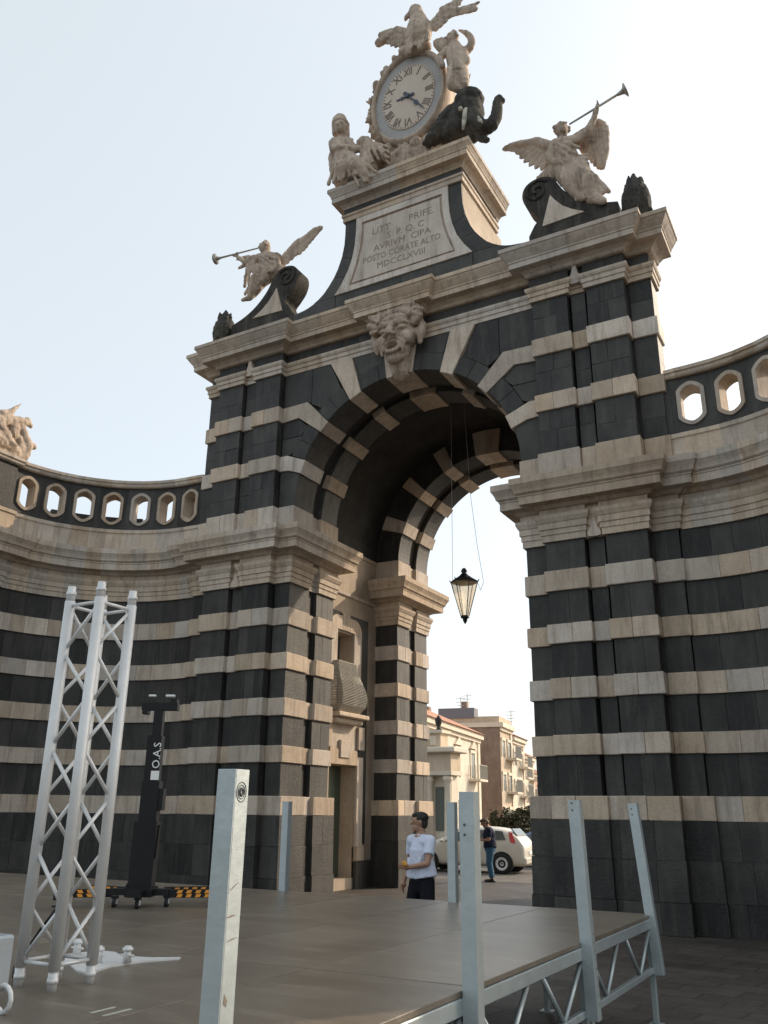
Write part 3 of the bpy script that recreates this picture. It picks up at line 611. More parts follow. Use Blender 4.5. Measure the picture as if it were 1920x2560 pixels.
# --- left trumpeter
ZL=crop(480,520,1659/420); A=lambda x,y,Y=.5:ZL(x,y,1,Y)
bm=NB()
head(bm,A(722,390,.48),.175,Vector((-.75,-.6,.05)))
limb(bm,[A(735,420,.52),A(745,470,.55)],[.09,.12]); limb(bm,[A(750,490,.56),A(760,560,.56),A(740,640,.54)],[.22,.23,.26]); limb(bm,[A(660,500,.54),A(840,490,.56)],[.15,.15]); ell(bm,A(745,520,.48),(.22,.2,.2))
limb(bm,[A(660,505,.5),A(590,500,.44),A(530,545,.4),A(445,478,.36)],[.12,.10,.075,.055]); hand(bm,A(432,470,.36),(-1,0,.2),.05)
limb(bm,[A(830,500,.52),A(850,580,.42),A(790,620,.32)],[.12,.10,.075]); hand(bm,A(780,622,.3),(-1,0,0),.05)
limb(bm,[A(720,640,.5),A(650,690,.3),A(610,800,.28),A(570,890,.28)],[.24,.20,.14,.09]); limb(bm,[A(570,890,.28),A(500,910,.2)],[.08,.05])
limb(bm,[A(760,650,.5),A(690,720,.34),A(640,800,.34),A(590,870,.34)],[.24,.18,.13,.10]); limb(bm,[A(800,640,.55),A(930,660,.6),A(960,760,.62)],[.26,.22,.16])
folds(bm,A(700,630,.4),A(600,830,.32),(.25,0,0),5,.06,.05); folds(bm,A(640,600,.42),A(850,590,.42),(0,0,.2),4,.05,.05); folds(bm,A(690,500,.38),A(800,580,.38),(.1,0,.2),4,.045,.045); folds(bm,A(590,530,.45),A(570,760,.4),(.16,0,0),3,.06,.05)
feathers(bm,A(830,520,.72),A(985,370,.8),(.5,0,-.8),8,.45,.70,.05,.12); feathers(bm,A(970,370,.8),A(1180,230,.85),(.35,0,-.6),9,.62,.40,.045,.12)
feathers(bm,A(680,520,.74),A(600,480,.8),(-.2,0,-1),4,.7,.8,.05)
ang=meo('trumpeter_statue',fuse(bm,.022,2,.012,9),STATUE,smooth=True)
tag(ang,'winged stone figure blowing a trumpet level towards the left','statue','trumpeting winged figures')
trumpet(A(668,392,.34),A(232,505,.3),ang,.026)
# --- flame finials at the ends of the top cornice
for sx,lab in ((1,'dark carved flame finial at the right end of the top cornice'),(-1,'dark carved flame finial at the left end of the top cornice')):
    bm=NB(); c=Vector((5.47*sx,.42,12.98))
    lathe(bm,[(.20,0),(.22,.12),(.16,.22),(.22,.42),(.29,.66),(.31,.85),(.28,1.02),(.20,1.2),(.12,1.36),(.05,1.5),(.01,1.58)],16,c)
    for k in range(22):
        a=k*2.4; z=.5+k*.036; r=.27-max(0,k-10)*.010; p=c+Vector((r*math.cos(a),r*math.sin(a),z)); q=c+Vector((r*.92*math.cos(a+.2),r*.92*math.sin(a+.2),z+.2)); limb(bm,[p,q],[.055,.025],n=6)
    tag(meo('flame_finial',fuse(bm,.022,1,.015,10),DARKSTAT,smooth=True),lab,'finial','flame finials on the cornice')
# --- mask keystone (a part of the gate)
ZM=crop(900,740,1659/220); A=lambda x,y,Y=.0:ZM(x,y,1,Y)
bm=NB(); c=A(720,820,.02); fx=Vector((1,0,0)); fz=Vector((0,0,1)); fy=Vector((0,1,0))
def mp(x,z,y): return c+Vector((x,y,z))
ell(bm,mp(0,.05,.05),(.40,.36,.52)); ell(bm,mp(0,-.42,-.02),(.27,.28,.34)); ell(bm,mp(0,.38,-.05),(.36,.30,.18))        # skull, jaw, brow
ell(bm,mp(0,.2,-.30),(.34,.09,.09))
for k in (-1,1):
    ell(bm,mp(k*.20,.06,-.27),(.10,.07,.06)); ell(bm,mp(k*.24,-.17,-.17),(.15,.14,.20)); limb(bm,[mp(k*.06,.20,-.33),mp(k*.2,.25,-.33),mp(k*.33,.15,-.25)],[.05,.06,.035])
    ell(bm,mp(k*.43,.0,.05),(.09,.14,.17)); limb(bm,[mp(k*.10,-.22,-.36),mp(k*.26,-.38,-.28),mp(k*.22,-.6,-.26)],[.035,.04,.03])
    # horn-like curls at the sides of the hair
    pts=[mp(k*(.40+.10*math.cos(a)),.52+.16*math.sin(a),-.02-.02*i) for i,a in enumerate([R(-150+k2*32) for k2 in range(9)])]
    limb(bm,pts,[.09,.09,.085,.08,.075,.07,.06,.05,.04],n=7)
    limb(bm,[mp(k*.42,.35,0),mp(k*.52,.15,0),mp(k*.50,-.1,0),mp(k*.46,-.3,.03)],[.10,.09,.08,.05],n=7)
limb(bm,[mp(0,.17,-.32),mp(0,-.02,-.42),mp(0,-.14,-.48)],[.06,.075,.095]); 
for k in (-1,1): ell(bm,mp(k*.09,-.17,-.41),(.065,.07,.055))
mou=[mp(.17*math.cos(a),-.42+.14*math.sin(a),-.29) for a in [R(i*30) for i in range(13)]]; limb(bm,mou,[.05]*13,n=6)
ell(bm,mp(.02,-.50,-.27),(.09,.07,.08)); ell(bm,mp(0,-.64,-.10),(.20,.15,.15))
for k in range(11): 
    a=R(15+k*15); limb(bm,[mp(.34*math.cos(a),.36+.22*math.sin(a),-.22),mp(.44*math.cos(a),.46+.30*math.sin(a),-.16),mp(.36*math.cos(a+.25),.50+.34*math.sin(a+.25),-.10)],[.075,.085,.05],n=6)
limb(bm,[mp(0,-.62,.10),mp(0,-.92,.20)],[.24,.20])
for k in range(14):
    a=R(-15+k*16); rr=.47+.05*math.sin(k*1.9); p0=mp(.40*math.cos(a),.30+.40*math.sin(a),-.12); p1=mp((rr+.09)*math.cos(a+.12),.36+(rr+.02)*math.sin(a+.12),-.18-.06*math.sin(k*2.7)); p2=mp((rr-.02)*math.cos(a+.35),.36+(rr-.04)*math.sin(a+.35),-.24)
    limb(bm,[p0,p1,p2],[.085,.075,.045],n=6)
me=fuse(bm,.018,1,.008,9)
# hollow the mouth: push the vertices inside the lip ring back
for v in me.vertices:
    d=v.co-(c+Vector((0,-.3,-.40))); 
    if v.co.y<c.y and (d.x/.125)**2+(d.z/.105)**2<1: v.co.y+=.16*(1-((d.x/.125)**2+(d.z/.105)**2))**.5
for v in me.vertices: v.co.x=c.x+(v.co.x-c.x)*1.17; v.co.z=c.z+.06+(v.co.z-c.z)*.92
meo('mask_keystone',me,STATUE,gate,True)
# ------------------------------------------------------------------ clock on the attic
ZC=crop(780,0,1659/540); A=lambda x,y,Y=.6:ZC(x,y,1,Y)
cc=Vector((-.03,.62,19.52)); ea,eb=1.13,1.53
clock=empty('clock',(cc.x,cc.y,16.73),label='oval tower clock with roman numerals in a carved stone frame',cat='clock')
def ep(a,k,y=0): return Vector((ea*k*math.cos(a),y,eb*k*math.sin(a)+(cc.z-16.73)))
def eplate(k,y0,y1,name,m,parent,n=48):
    bm=NB(); prism(bm,[ep(2*math.pi*i/n,k,y0) for i in range(n)],[ep(2*math.pi*i/n,k,y1) for i in range(n)]); return mobj(name,bm,m,parent)
def ering(k0,k1,y0,y1,name,m,parent,n=56,prof=None):
    bm=NB(); prof=prof or [(k0,y1),(k0,y0),(k0+(k1-k0)*.25,y0-.05),(k0+(k1-k0)*.6,y0-.05),(k1,y0+.04),(k1,y1)]
    rr=[[bm.verts.new(ep(2*math.pi*i/n,k,y)) for i in range(n)] for k,y in prof]
    for a,b in zip(rr,rr[1:]+rr[:1]):
        for i in range(n): bm.faces.new((a[i],a[(i+1)%n],b[(i+1)%n],b[i]))
    return mobj(name,bm,m,parent,True)
ering(.88,1.0,.0,.55,'clock_frame',STATUE,clock); eplate(.91,.06,.5,'face_plate',stone('grey_marble',(.36,.35,.34),(.44,.43,.41),var=0,bump=.1),clock)
DIAL=stone('dial_marble',(.55,.46,.38),(.62,.53,.44),var=0,bump=.08); dial=eplate(.68,.035,.08,'dial',DIAL,clock)
NUM=plain('dial_numerals',(.16,.125,.10),.7)
for h,t in enumerate(('XII','I','II','III','IIII','V','VI','VII','VIII','IX','X','XI')):
    a=math.pi/2-h*math.pi/6; me=text_mesh(t,.34,.004); o=meo('numeral',me,NUM,dial); p=ep(a,.535,.028); o.location=p; o.rotation_euler=(R(90),-(a-math.pi/2) if True else 0,0); o.scale=(.62 if len(t)>2 else .8,1,1)
bm=NB()
for i in range(60):
    a=2*math.pi*i/60; tube(bm,ep(a,.635,.03),ep(a,.668,.03),.010,n=4)
tag(mobj('minute_track',bm,NUM,dial),kind='stuff')
HANDM=plain('clock_hands',(.05,.06,.085),.4,.3)
def hand_(tgt,w,k):
    bm=NB(); p0=Vector((0,0,cc.z-16.73)); t=Vector(tgt)-Vector((cc.x,0,16.73)); t.y=0; p1=Vector((t.x,0,t.z)); d=(p1-p0); L=d.length; d/=L; n=Vector((-d.z,0,d.x))
    pts=[p0-d*.15-n*w*.8,p0-d*.2,p0-d*.15+n*w*.8,p0+n*w*.35,p0+d*L*.35+n*w*.3,p0+d*L*.5+n*w*.9,p0+d*L*.62+n*w*.3,p0+d*L*.9+n*w*.25,p1,p0+d*L*.9-n*w*.25,p0+d*L*.62-n*w*.3,p0+d*L*.5-n*w*.9,p0+d*L*.35-n*w*.3,p0-n*w*.35]
    prism(bm,[p+Vector((0,k,0)) for p in pts],[p+Vector((0,k+.012,0)) for p in pts]); mobj('hand',bm,HANDM,clock)
hand_(A(640,770,.60),.07,.005); hand_(A(862,828,.60),.07,-.012)
bm=NB(); tube(bm,(0,-.03,cc.z-16.73),(0,.05,cc.z-16.73),.065,n=12); mobj('hand_boss',bm,HANDM,clock)
# carved foliage round the frame and the rocky base below
bm=NB()
for i in range(34):
    a=R(95+i*5.1); k=1.04; p=ep(a,k,.18+.1*math.sin(i*1.7)); ell(bm,p,(.10+.04*math.sin(i*2.1),.16,.12)); limb(bm,[p,p+Vector((math.cos(a)*.14,-.04,math.sin(a)*.14+.04*math.sin(i)))],[.08,.03],n=5)
for i in range(26):
    x=-.9+i*.072; ell(bm,(x,.18+.1*math.sin(i*2.3),.9+.25*math.sin(i*1.3)-abs(x)*.12),(.24,.3,.24),sub=1)
limb(bm,[(-.6,.3,.2),(-.4,.35,.9)],[.5,.45]); limb(bm,[(.6,.35,.2),(.4,.35,.9)],[.5,.45]); limb(bm,[(0,.3,.1),(0,.35,.9)],[.6,.5])
folds(bm,(-.5,.05,1.0),(-.75,-.05,.35),(.25,0,0),4,.06,.05); folds(bm,(.35,.05,1.0),(.5,-.05,.4),(.35,0,0),5,.06,.05)
meo('carved_base',fuse(bm,.028,1,.02,8),STATUE,clock,True)
# --- eagle
bm=NB(); H=A(795,85,.55)
ell(bm,H,(.20,.17,.19)); limb(bm,[H+Vector((-.10,0,-.02)),H+Vector((-.27,-.02,-.10)),H+Vector((-.31,-.02,-.22))],[.11,.07,.02],n=7)
limb(bm,[H,A(815,150,.6),A(825,230,.62),A(800,330,.62),A(760,390,.6)],[.17,.24,.36,.33,.22]); ell(bm,A(830,260,.5),(.34,.3,.40))
feathers(bm,A(880,190,.65),A(985,90,.7),(.5,0,-.8),8,.55,.75,.06,.15); feathers(bm,A(975,85,.7),A(1180,70,.75),(.5,0,-.55),12,.66,.42,.05,.14); limb(bm,[A(1000,80,.72),A(1130,85,.75),A(1225,50,.78),A(1285,15,.8)],[.11,.09,.07,.03])
feathers(bm,A(740,260,.62),A(650,240,.6),(-.35,0,-.9),7,.5,.65,.06,.15); feathers(bm,A(665,245,.6),A(560,300,.55),(-.7,0,-.25),11,.5,.34,.05,.14)
limb(bm,[A(740,265,.62),A(655,235,.6),A(580,290,.58),A(505,350,.56)],[.14,.12,.10,.06])
for dx in (-.18,.16): limb(bm,[A(800,320,.5)+Vector((dx,0,0)),A(790,390,.45)+Vector((dx,0,0))],[.13,.08])
for k in range(30):
    a=k*2.4; ell(bm,A(815,180+k*5,.34)+Vector((.26*math.sin(a),.06,0)),(.07,.05,.10),sub=1)
limb(bm,[A(700,400,.6),A(880,360,.6)],[.16,.16])
tag(meo('eagle_statue',fuse(bm,.024,1,.014,9),STATUE,smooth=True),'stone eagle with spread wings perched above the clock','statue')
# --- seated woman at the left corner of the attic
A=lambda x,y,Y=.1:ZC(x,y,1,Y)
bm=NB(); head(bm,A(222,985,.05),.20,Vector((.1,-1,-.1)),False); 
limb(bm,[A(215,960,.1),A(212,925,.12),A(205,905,.14)],[.22,.20,.10]); limb(bm,[A(190,940,.2),A(180,1030,.2)],[.14,.10]); limb(bm,[A(250,950,.2),A(262,1050,.18)],[.13,.10])
limb(bm,[A(225,1050,.1),A(225,1080,.12)],[.09,.12]); limb(bm,[A(220,1110,.14),A(235,1180,.14),A(260,1250,.14)],[.25,.26,.30]); limb(bm,[A(165,1105,.12),A(285,1095,.12)],[.16,.15])
limb(bm,[A(165,1105,.1),A(170,1150,-.05),A(240,1130,-.12)],[.13,.12,.09]); limb(bm,[A(285,1100,.1),A(330,1150,.05),A(400,1140,.15)],[.12,.10,.08])
limb(bm,[A(270,1240,.1),A(340,1270,-.15),A(400,1330,-.08),A(450,1390,.0)],[.27,.22,.17,.12]); limb(bm,[A(230,1250,.1),A(240,1300,-.15),A(250,1400,-.08)],[.25,.22,.15])
limb(bm,[A(180,1200,.2),A(190,1300,.15),A(215,1400,.1)],[.2,.2,.18]); limb(bm,[A(400,1110,.3),A(470,1190,.25),A(560,1180,.3)],[.24,.22,.18]); limb(bm,[A(430,1150,.3),A(440,1260,.15),A(470,1290,.15)],[.22,.2,.14]); ell(bm,A(340,1330,.1),(.45,.3,.4))
folds(bm,A(260,1200,-.08),A(230,1380,-.2),(.4,0,0),6,.05,.05); folds(bm,A(340,1260,-.15),A(430,1380,-.1),(.25,0,.1),4,.05,.045); folds(bm,A(430,1120,.1),A(470,1250,.05),(.35,0,0),5,.05,.04); folds(bm,A(500,1140,.15),A(600,1200,.15),(0,0,.25),4,.05,.03)
folds(bm,A(190,1110,-.05),A(280,1180,-.05),(0,0,.2),4,.045,.045); limb(bm,[A(300,1400,.1),A(480,1360,.15)],[.16,.16])
tag(meo('seated_figure_statue',fuse(bm,.022,1,.012,9),STATUE,smooth=True),'draped seated stone figure at the left corner of the clock ledge','statue')
# --- youth holding a horn beside the clock
A=lambda x,y,Y=.55:ZC(x,y,1,Y)
bm=NB(); head(bm,A(1075,305,.5),.20,Vector((-.4,-.9,-.2)))
limb(bm,[A(1090,350,.55),A(1110,430,.55),A(1120,520,.52),A(1120,590,.5)],[.17,.28,.26,.28]); limb(bm,[A(1030,400,.5),A(1165,400,.55)],[.14,.14])
limb(bm,[A(1030,410,.5),A(975,440,.4),A(1000,510,.36)],[.11,.10,.09]); limb(bm,[A(1160,405,.55),A(1190,470,.5),A(1150,520,.45)],[.11,.10,.08])
limb(bm,[A(1095,570,.45),A(1075,650,.34),A(1130,690,.4)],[.19,.15,.10]); limb(bm,[A(1150,570,.5),A(1165,640,.42),A(1150,720,.5)],[.19,.15,.10])
hp=[A(1130,400,.6),A(1170,395,.6),A(1210,370,.6),A(1228,325,.6),A(1215,280,.6),A(1180,250,.6),A(1125,232,.6)]; limb(bm,hp,[.12,.12,.11,.10,.09,.07,.025],n=8)
for k in range(9): ell(bm,A(985+k*9,330-12*math.sin(k*.9),.6),(.13,.12,.12),sub=1)
limb(bm,[A(960,330,.6),A(1000,370,.6),A(1060,390,.6)],[.12,.14,.12]); folds(bm,A(1050,540,.38),A(1170,600,.38),(0,0,.15),3,.05,.05)
tag(meo('horn_bearer_statue',fuse(bm,.022,1,.010,9),STATUE,smooth=True),'stone youth with a curved horn leaning on the clock right side','statue')
# --- elephant
bm=NB()
ell(bm,A(1205,785,.55),(.40,.36,.38)); ell(bm,A(1195,850,.42),(.33,.30,.36)); limb(bm,[A(1040,990,.75),A(1140,900,.7)],[.40,.42]); ell(bm,A(1010,1030,.6),(.42,.4,.30)); ell(bm,A(940,1085,.5),(.24,.3,.18)); ell(bm,A(1120,1020,.55),(.45,.4,.32))
for k in range(9): limb(bm,[A(1010-k*14,930+k*20,.5),A(975-k*14,925+k*22,.42)],[.14,.07],n=5)
limb(bm,[A(1225,890,.28),A(1262,960,.16),A(1320,985,.15),A(1375,965,.2),A(1410,910,.28),A(1422,850,.34),A(1424,800,.38),A(1436,762,.42)],[.24,.22,.19,.17,.15,.135,.125,.12],n=12)
limb(bm,[A(1436,762,.42),A(1462,775,.42)],[.115,.08])
ell(bm,A(1290,830,.55),(.07,.26,.30)); ell(bm,A(1110,850,.36),(.26,.06,.34)); ell(bm,A(1085,900,.34),(.16,.06,.24))
limb(bm,[A(1290,1060,.3),A(1345,1075,.2)],[.10,.08]); limb(bm,[A(1220,960,.4),A(1240,1060,.35)],[.18,.15])
el=meo('elephant_statue',fuse(bm,.026,2,.012,8),DARKSTAT,smooth=True); tag(el,'dark lava elephant with raised trunk beside the clock','statue')
IV=stone('tusk_marble',(.42,.38,.30),(.5,.46,.38),var=0,bump=.1)
for p in (((1185,850),(1170,930),(1160,990)),((1245,890),(1290,930),(1310,945))):
    bm=NB(); limb(bm,[A(*q,.0 if i else .12) for i,q in enumerate(p)],[.085,.065,.03],n=8); mobj('tusk',bm,IV,el,True)
bm=NB(); ell(bm,A(1140,835,.05),(.055,.05,.07)); mobj('eye_stone',bm,IV,el,True)
bm=NB(); tube(bm,A(1185,690,.6),A(1215,570,.6),.012,n=5); tag(mobj('lightning_rod',bm,DARKIRON),'thin metal rod standing on the elephant head','rod')
# --- trophy pile on the left wall end
ZT=crop(0,900,1659/560)
def TP(x,y,X=-9.2): return ZT(x,y,0,X)
bm=NB(); ell(bm,TP(90,540),(.15,.17,.22)); ell(bm,TP(95,500),(.16,.18,.12)); ell(bm,TP(110,550,-9.02),(.04,.04,.05)); limb(bm,[TP(-60,470),TP(30,450),TP(110,455),TP(200,460)],[.22,.17,.14,.10]); limb(bm,[TP(200,445),TP(225,490)],[.09,.07])
limb(bm,[TP(0,400),TP(60,400),TP(110,360),TP(172,314)],[.13,.11,.06,.012],n=6); limb(bm,[TP(20,430),TP(80,385)],[.10,.07],n=6)
limb(bm,[TP(150,500),TP(180,570),TP(200,640),TP(190,700)],[.12,.13,.14,.12]); limb(bm,[TP(190,600),TP(250,645)],[.11,.09]); limb(bm,[TP(130,580),TP(150,660),TP(170,710)],[.12,.12,.10]); limb(bm,[TP(-150,560),TP(-40,580),TP(40,620),TP(120,690)],[.3,.26,.2,.14]); limb(bm,[TP(-100,680),TP(190,715)],[.14,.10])
for k in range(8): limb(bm,[TP(0+k*14,480+k*20,-9.0),TP(25+k*15,450+k*26,-9.0)],[.05,.03],n=5)
tag(meo('trophy_sculpture',fuse(bm,.03,1,.02,8),STATUE,smooth=True),'heap of carved stone trophies and a small head at the far left','sculpture')
# ------------------------------------------------------------------ stage
ZD=.885; XR=6.06; YB=-6.10; MOD=2.06
stage=empty('stage',(2,-10,0),label='low modular stage with brown plywood deck and galvanised frame',cat='stage')
stage.location=(0,0,0)
def deck_mat():
    m=stone('deck_plywood',(.112,.092,.071),(.172,.146,.115),var=.16,bump=.12,bscale=30,rough=.34,scale=1.1,streak=.0,spec=.45,fine=.12)
    nt=m.node_tree; N=nt.nodes; Lk=nt.links; b=N['Principled BSDF']; tc=N.new('ShaderNodeTexCoord'); mp=N.new('ShaderNodeMapping'); mp.inputs['Scale'].default_value=(1.2,9,1); mp.inputs['Rotation'].default_value=(0,0,R(20)); Lk.new(tc.outputs['Object'],mp.inputs[0])
    n=N.new('ShaderNodeTexNoise'); n.inputs['Scale'].default_value=.8; n.inputs['Detail'].default_value=8; n.inputs['Roughness'].default_value=.7; Lk.new(mp.outputs[0],n.inputs['Vector'])
    mr=N.new('ShaderNodeMapRange'); mr.inputs['From Min'].default_value=.5; mr.inputs['From Max'].default_value=.72; mr.inputs['To Max'].default_value=.55; Lk.new(n.outputs[0],mr.inputs[0])
    old=b.inputs['Base Color'].links[0].from_socket; mx=N.new('ShaderNodeMix'); mx.data_type='RGBA'; mx.inputs['B'].default_value=(.29,.255,.205,1); Lk.new(mr.outputs[0],mx.inputs['Factor']); Lk.new(old,mx.inputs['A']); Lk.new(mx.outputs['Result'],b.inputs['Base Color'])
    return m
DECK=deck_mat(); EDGE=plain('deck_edge',(.05,.04,.035),.7)
bm0=NB(); cbox(bm0,-MOD/4+.004,MOD/4-.004,-MOD/2+.004,MOD/2-.004,-.03,0,.003); me0=bpy.data.meshes.new('deck_panel'); bm0.to_mesh(me0); bm0.free(); me0.materials.append(DECK)
for i in range(12):
    for j in range(4):
        o=bpy.data.objects.new('deck_panel',me0); link(o); o.parent=stage; o.location=(XR-MOD/4-i*MOD/2,YB-MOD/2-j*MOD,ZD+random.uniform(-.0015,.0015))
YP=[YB-.10-k*2.055 for k in range(5)]
for j in range(4):
    y1=YB-j*MOD; y0=y1-MOD
    bm=NB(); cbox(bm,XR-.05,XR+.004,y0+.03,y1-.03,ZD-.115,ZD-.033,.006); rl=mobj('top_rail',bm,ALU if False else STEEL,stage)
    bm=NB(); cbox(bm,XR-.045,XR,y0+.03,y1-.03,.41,.46,.006); mobj('bottom_rail',bm,STEEL,stage)
    L=MOD-.1; ya=y0+.05
    for k,(a,b) in enumerate(((.02,.22),(.42,.22),(.55,.75),(.98,.75))):
        bm=NB(); tube(bm,(XR-.022,ya+L*b,.45),(XR-.022,ya+L*a,ZD-.11),.017,n=8); mobj('brace',bm,STEEL,stage,True)
    for xx in (XR-.03,XR-MOD/2,XR-MOD,XR-1.5*MOD):
        for yy in (y1-.06,y0+.06):
            bm=NB(); cbox(bm,xx-.025,xx+.025,yy-.025,yy+.025,.01,ZD-.04,.004); box(bm,xx-.06,xx+.06,yy-.06,yy+.06,0,.01); mobj('leg',bm,STEEL,stage)
        if xx<XR-.1:
            bm=NB(); cbox(bm,xx-.04,xx+.04,y0+.02,y1-.02,ZD-.12,ZD-.033,.004); box(bm,xx-.02,xx+.02,y0+.02,y1-.02,.41,.45); 
            tube(bm,(xx,y0+.1,.44),(xx,y0+.6,ZD-.12),.017,n=6); tube(bm,(xx,y1-.1,.44),(xx,y1-.6,ZD-.12),.017,n=6); mobj('joist',bm,STEEL,stage)
def post(x,y,z0,z1,tilt=(0,0),w=.075,name='post'):
    bm=NB(); t=.006; h=z1-z0                            # slotted channel section
    cbox(bm,-w/2,w/2,-w/2,-w/2+t,0,h,.0015); cbox(bm,-w/2,-w/2+t,-w/2+t,w/2,0,h,.0015); cbox(bm,w/2-t,w/2,-w/2+t,w/2,0,h,.0015)
    cbox(bm,-w/2+t,-w/2+.022,w/2-t,w/2,0,h,.0015); cbox(bm,w/2-.022,w/2-t,w/2-t,w/2,0,h,.0015); box(bm,-w/2+t,w/2-t,-w/2+t,w/2-t,h-.004,h-.001)
    o=mobj(name,bm,STEEL,stage); o.location=(x,y,z0); o.rotation_euler=(tilt[0],tilt[1],0); return o
p=post(6.10,YP[0]+.02,.40,1.85,(0,R(-4.6)),.085); p2=post(6.105,YP[1],.40,1.84,(R(.5),R(-1.6)),.085); p3=post(6.105,YP[2],.38,1.85,(0,0),.085); p1=post(6.105,YP[3],.36,1.875,(0,R(.4)),.078)
post(4.08,YB-.06,ZD-.3,1.85,w=.085); post(1.95,YB-.05,ZD-.3,1.85,w=.085)
MARK=plain('stamp_ink',(.10,.10,.09),.8)
for rr in (.009,.018,.026):
    bm=NB(); n=24; pts=[(.0395,rr*math.cos(2*math.pi*k/n),1.44+1.25*rr*math.sin(2*math.pi*k/n)) for k in range(n)]
    for k in range(n): tube(bm,pts[k],pts[(k+1)%n],.0017 if rr>.01 else .005,n=4)
    mobj('stamped_emblem',bm,MARK,p1)
for pp,zz in ((p,1.40),(p2,1.42),(p3,1.30)):
    for dz in (0,-.05):
        bm=NB(); tube(bm,(-.012,-.0435,zz+dz),(-.012,-.0425,zz+dz),.008,n=8); mobj('bolt_hole',bm,MARK,pp)
for k in range(9):
    bm=NB(); tube(bm,(.0434,.015,.1+k*.055),(.0444,.015,.1+k*.055),.006,n=6); mobj('bolt_hole',bm,MARK,p2)
SCUFF=plain('scuff',(.20,.16,.13),.8,nvar=.4,nscale=60)
for (y,z,l,w,a) in ((-.005,1.14,.05,.006,.5),(-.01,1.05,.055,.008,.1),(.0,.98,.06,.006,.2),(-.01,.80,.02,.05,.3),(.01,.62,.012,.08,-.2)):
    bm=NB(); c=Vector((.0396,y,z)); d=Vector((0,math.cos(a),math.sin(a)))*l/2; u=Vector((0,-math.sin(a),math.cos(a)))*w/2
    prism(bm,[c-d,c-u*.6,c+d,c+u],[q+Vector((.0006,0,0)) for q in (c-d,c-u*.6,c+d,c+u)]); mobj('scuff_mark',bm,SCUFF,p1)
TAPE=plain('pale_tape',(.42,.43,.36),.6)
for k,(a,b) in enumerate((((4.874,-11.708),(4.869,-11.595)),((4.963,-11.72),(4.964,-11.582)))):
    bm=NB(); box(bm,a[0]-.008,a[0]+.008,a[1],b[1]+.03,ZD+.0015,ZD+.0035); tag(mobj('tape_strip',bm,TAPE),('pale tape strip on the deck, the one nearer the truss','pale tape strip on the deck, the one nearer the tall post')[k],'tape','tape strips on the deck')
# ------------------------------------------------------------------ lattice truss tower
tt=empty('truss_tower',(4.22,-11.345,ZD),label='square aluminium lattice truss standing upright on the stage',cat='truss')
hc=.1225; H=2.09
ch=[(-hc,-hc),(hc,-hc),(hc,hc),(-hc,hc)]
for x,y in ch:
    bm=NB(); tube(bm,(x,y,.09),(x,y,H-.09),.030,n=14); c=mobj('chord',bm,ALU,tt,True)
    for z0,z1,r0,r1 in ((0,.092,.023,.027),(H-.092,H,.027,.023)):
        bm=NB(); tube(bm,(x,y,z0),(x,y,z1),r0,r1,12); tube(bm,(x,y,(z0+z1)/2-.012),(x,y,(z0+z1)/2+.012),.0285,n=12); 
        tube(bm,(x-.03,y-.0,(z0+z1)/2),(x+.03,y,(z0+z1)/2),.008,n=6); mobj('coupler',bm,ALU,c,True)
    
nseg=7; zz=[.12+(H-.24)*k/nseg for k in range(nseg+1)]
for f in range(4):
    a=Vector((*ch[f],0)); b=Vector((*ch[(f+1)%4],0))
    for k in range(nseg):
        s_,e_=(a,b) if k%2==0 else (b,a)
        bm=NB(); tube(bm,s_+Vector((0,0,zz[k])),e_+Vector((0,0,zz[k+1])),.0105,n=8); mobj('brace',bm,ALU,tt,True)
    for z in (.115,H-.115):
        bm=NB(); tube(bm,a+Vector((0,0,z)),b+Vector((0,0,z)),.0105,n=8); mobj('cross_tube',bm,ALU,tt,True)
# flat base plate with coupler stubs behind the tower
bp_=empty('truss_base_plate',(3.9,-10.8,ZD),label='flat silver truss base plate with pointed arm lying behind the truss',cat='base plate')
def lp(x,y,z=0): return (x-3.9,y+10.8,z)
bm=NB(); poly=[(3.52,-10.70),(3.60,-10.45),(3.72,-10.44),(3.86,-10.52),(4.05,-10.48),(4.20,-10.37),(4.21,-10.40),(4.10,-10.60),(4.07,-10.80),(4.12,-10.95),(4.15,-11.06),(4.02,-11.02),(3.86,-10.92),(3.70,-10.86)]
prism(bm,[lp(x,y,.001) for x,y in poly],[lp(x,y,.011) for x,y in poly]); mobj('plate',bm,ALU,bp_)
for x,y in ((4.08,-10.70),(3.94,-10.79),(3.62,-10.66)):
    bm=NB(); tube(bm,lp(x,y,.011),lp(x,y,.10),.026,.02,12); tube(bm,lp(x,y,.075),lp(x,y,.09),.032,n=12); tube(bm,lp(x-.05,y,.05),lp(x+.05,y,.05),.007,n=6); mobj('coupler_stub',bm,ALU,bp_,True)
cb=empty('truss_corner_block',(4.43,-11.95,ZD),label='boxy silver truss corner fitting at the left edge of the picture',cat='fitting')
bm=NB(); cbox(bm,-.30,.03,-.13,.13,.07,.30,.012); mobj('body',bm,plain('brushed_plate',(.34,.38,.41),.4,.4),cb)
for x,y,z in ((.05,-.13,.33),(-.08,-.13,.34),(.06,-.13,.07),(.03,-.13,.15)):
    bm=NB(); tube(bm,(x-.05,y-.02,z),(x+.03,y-.01,z-.012),.022,n=10); ell(bm,(x+.03,y-.01,z-.012),.026,sub=1); mobj('bolt',bm,ALU,cb,True)
bm=NB(); pts=[(.12,.02+.0,.02)]+[(.13+.055*math.cos(R(a)),.02,.06+.055*math.sin(R(a))) for a in range(-90,200,30)]
limb(bm,pts,[.012]*len(pts),n=6); meo('ring_handle',fuse(bm,.004,2),ALU,cb,True)
T5=crop(0,2080,1659/400)
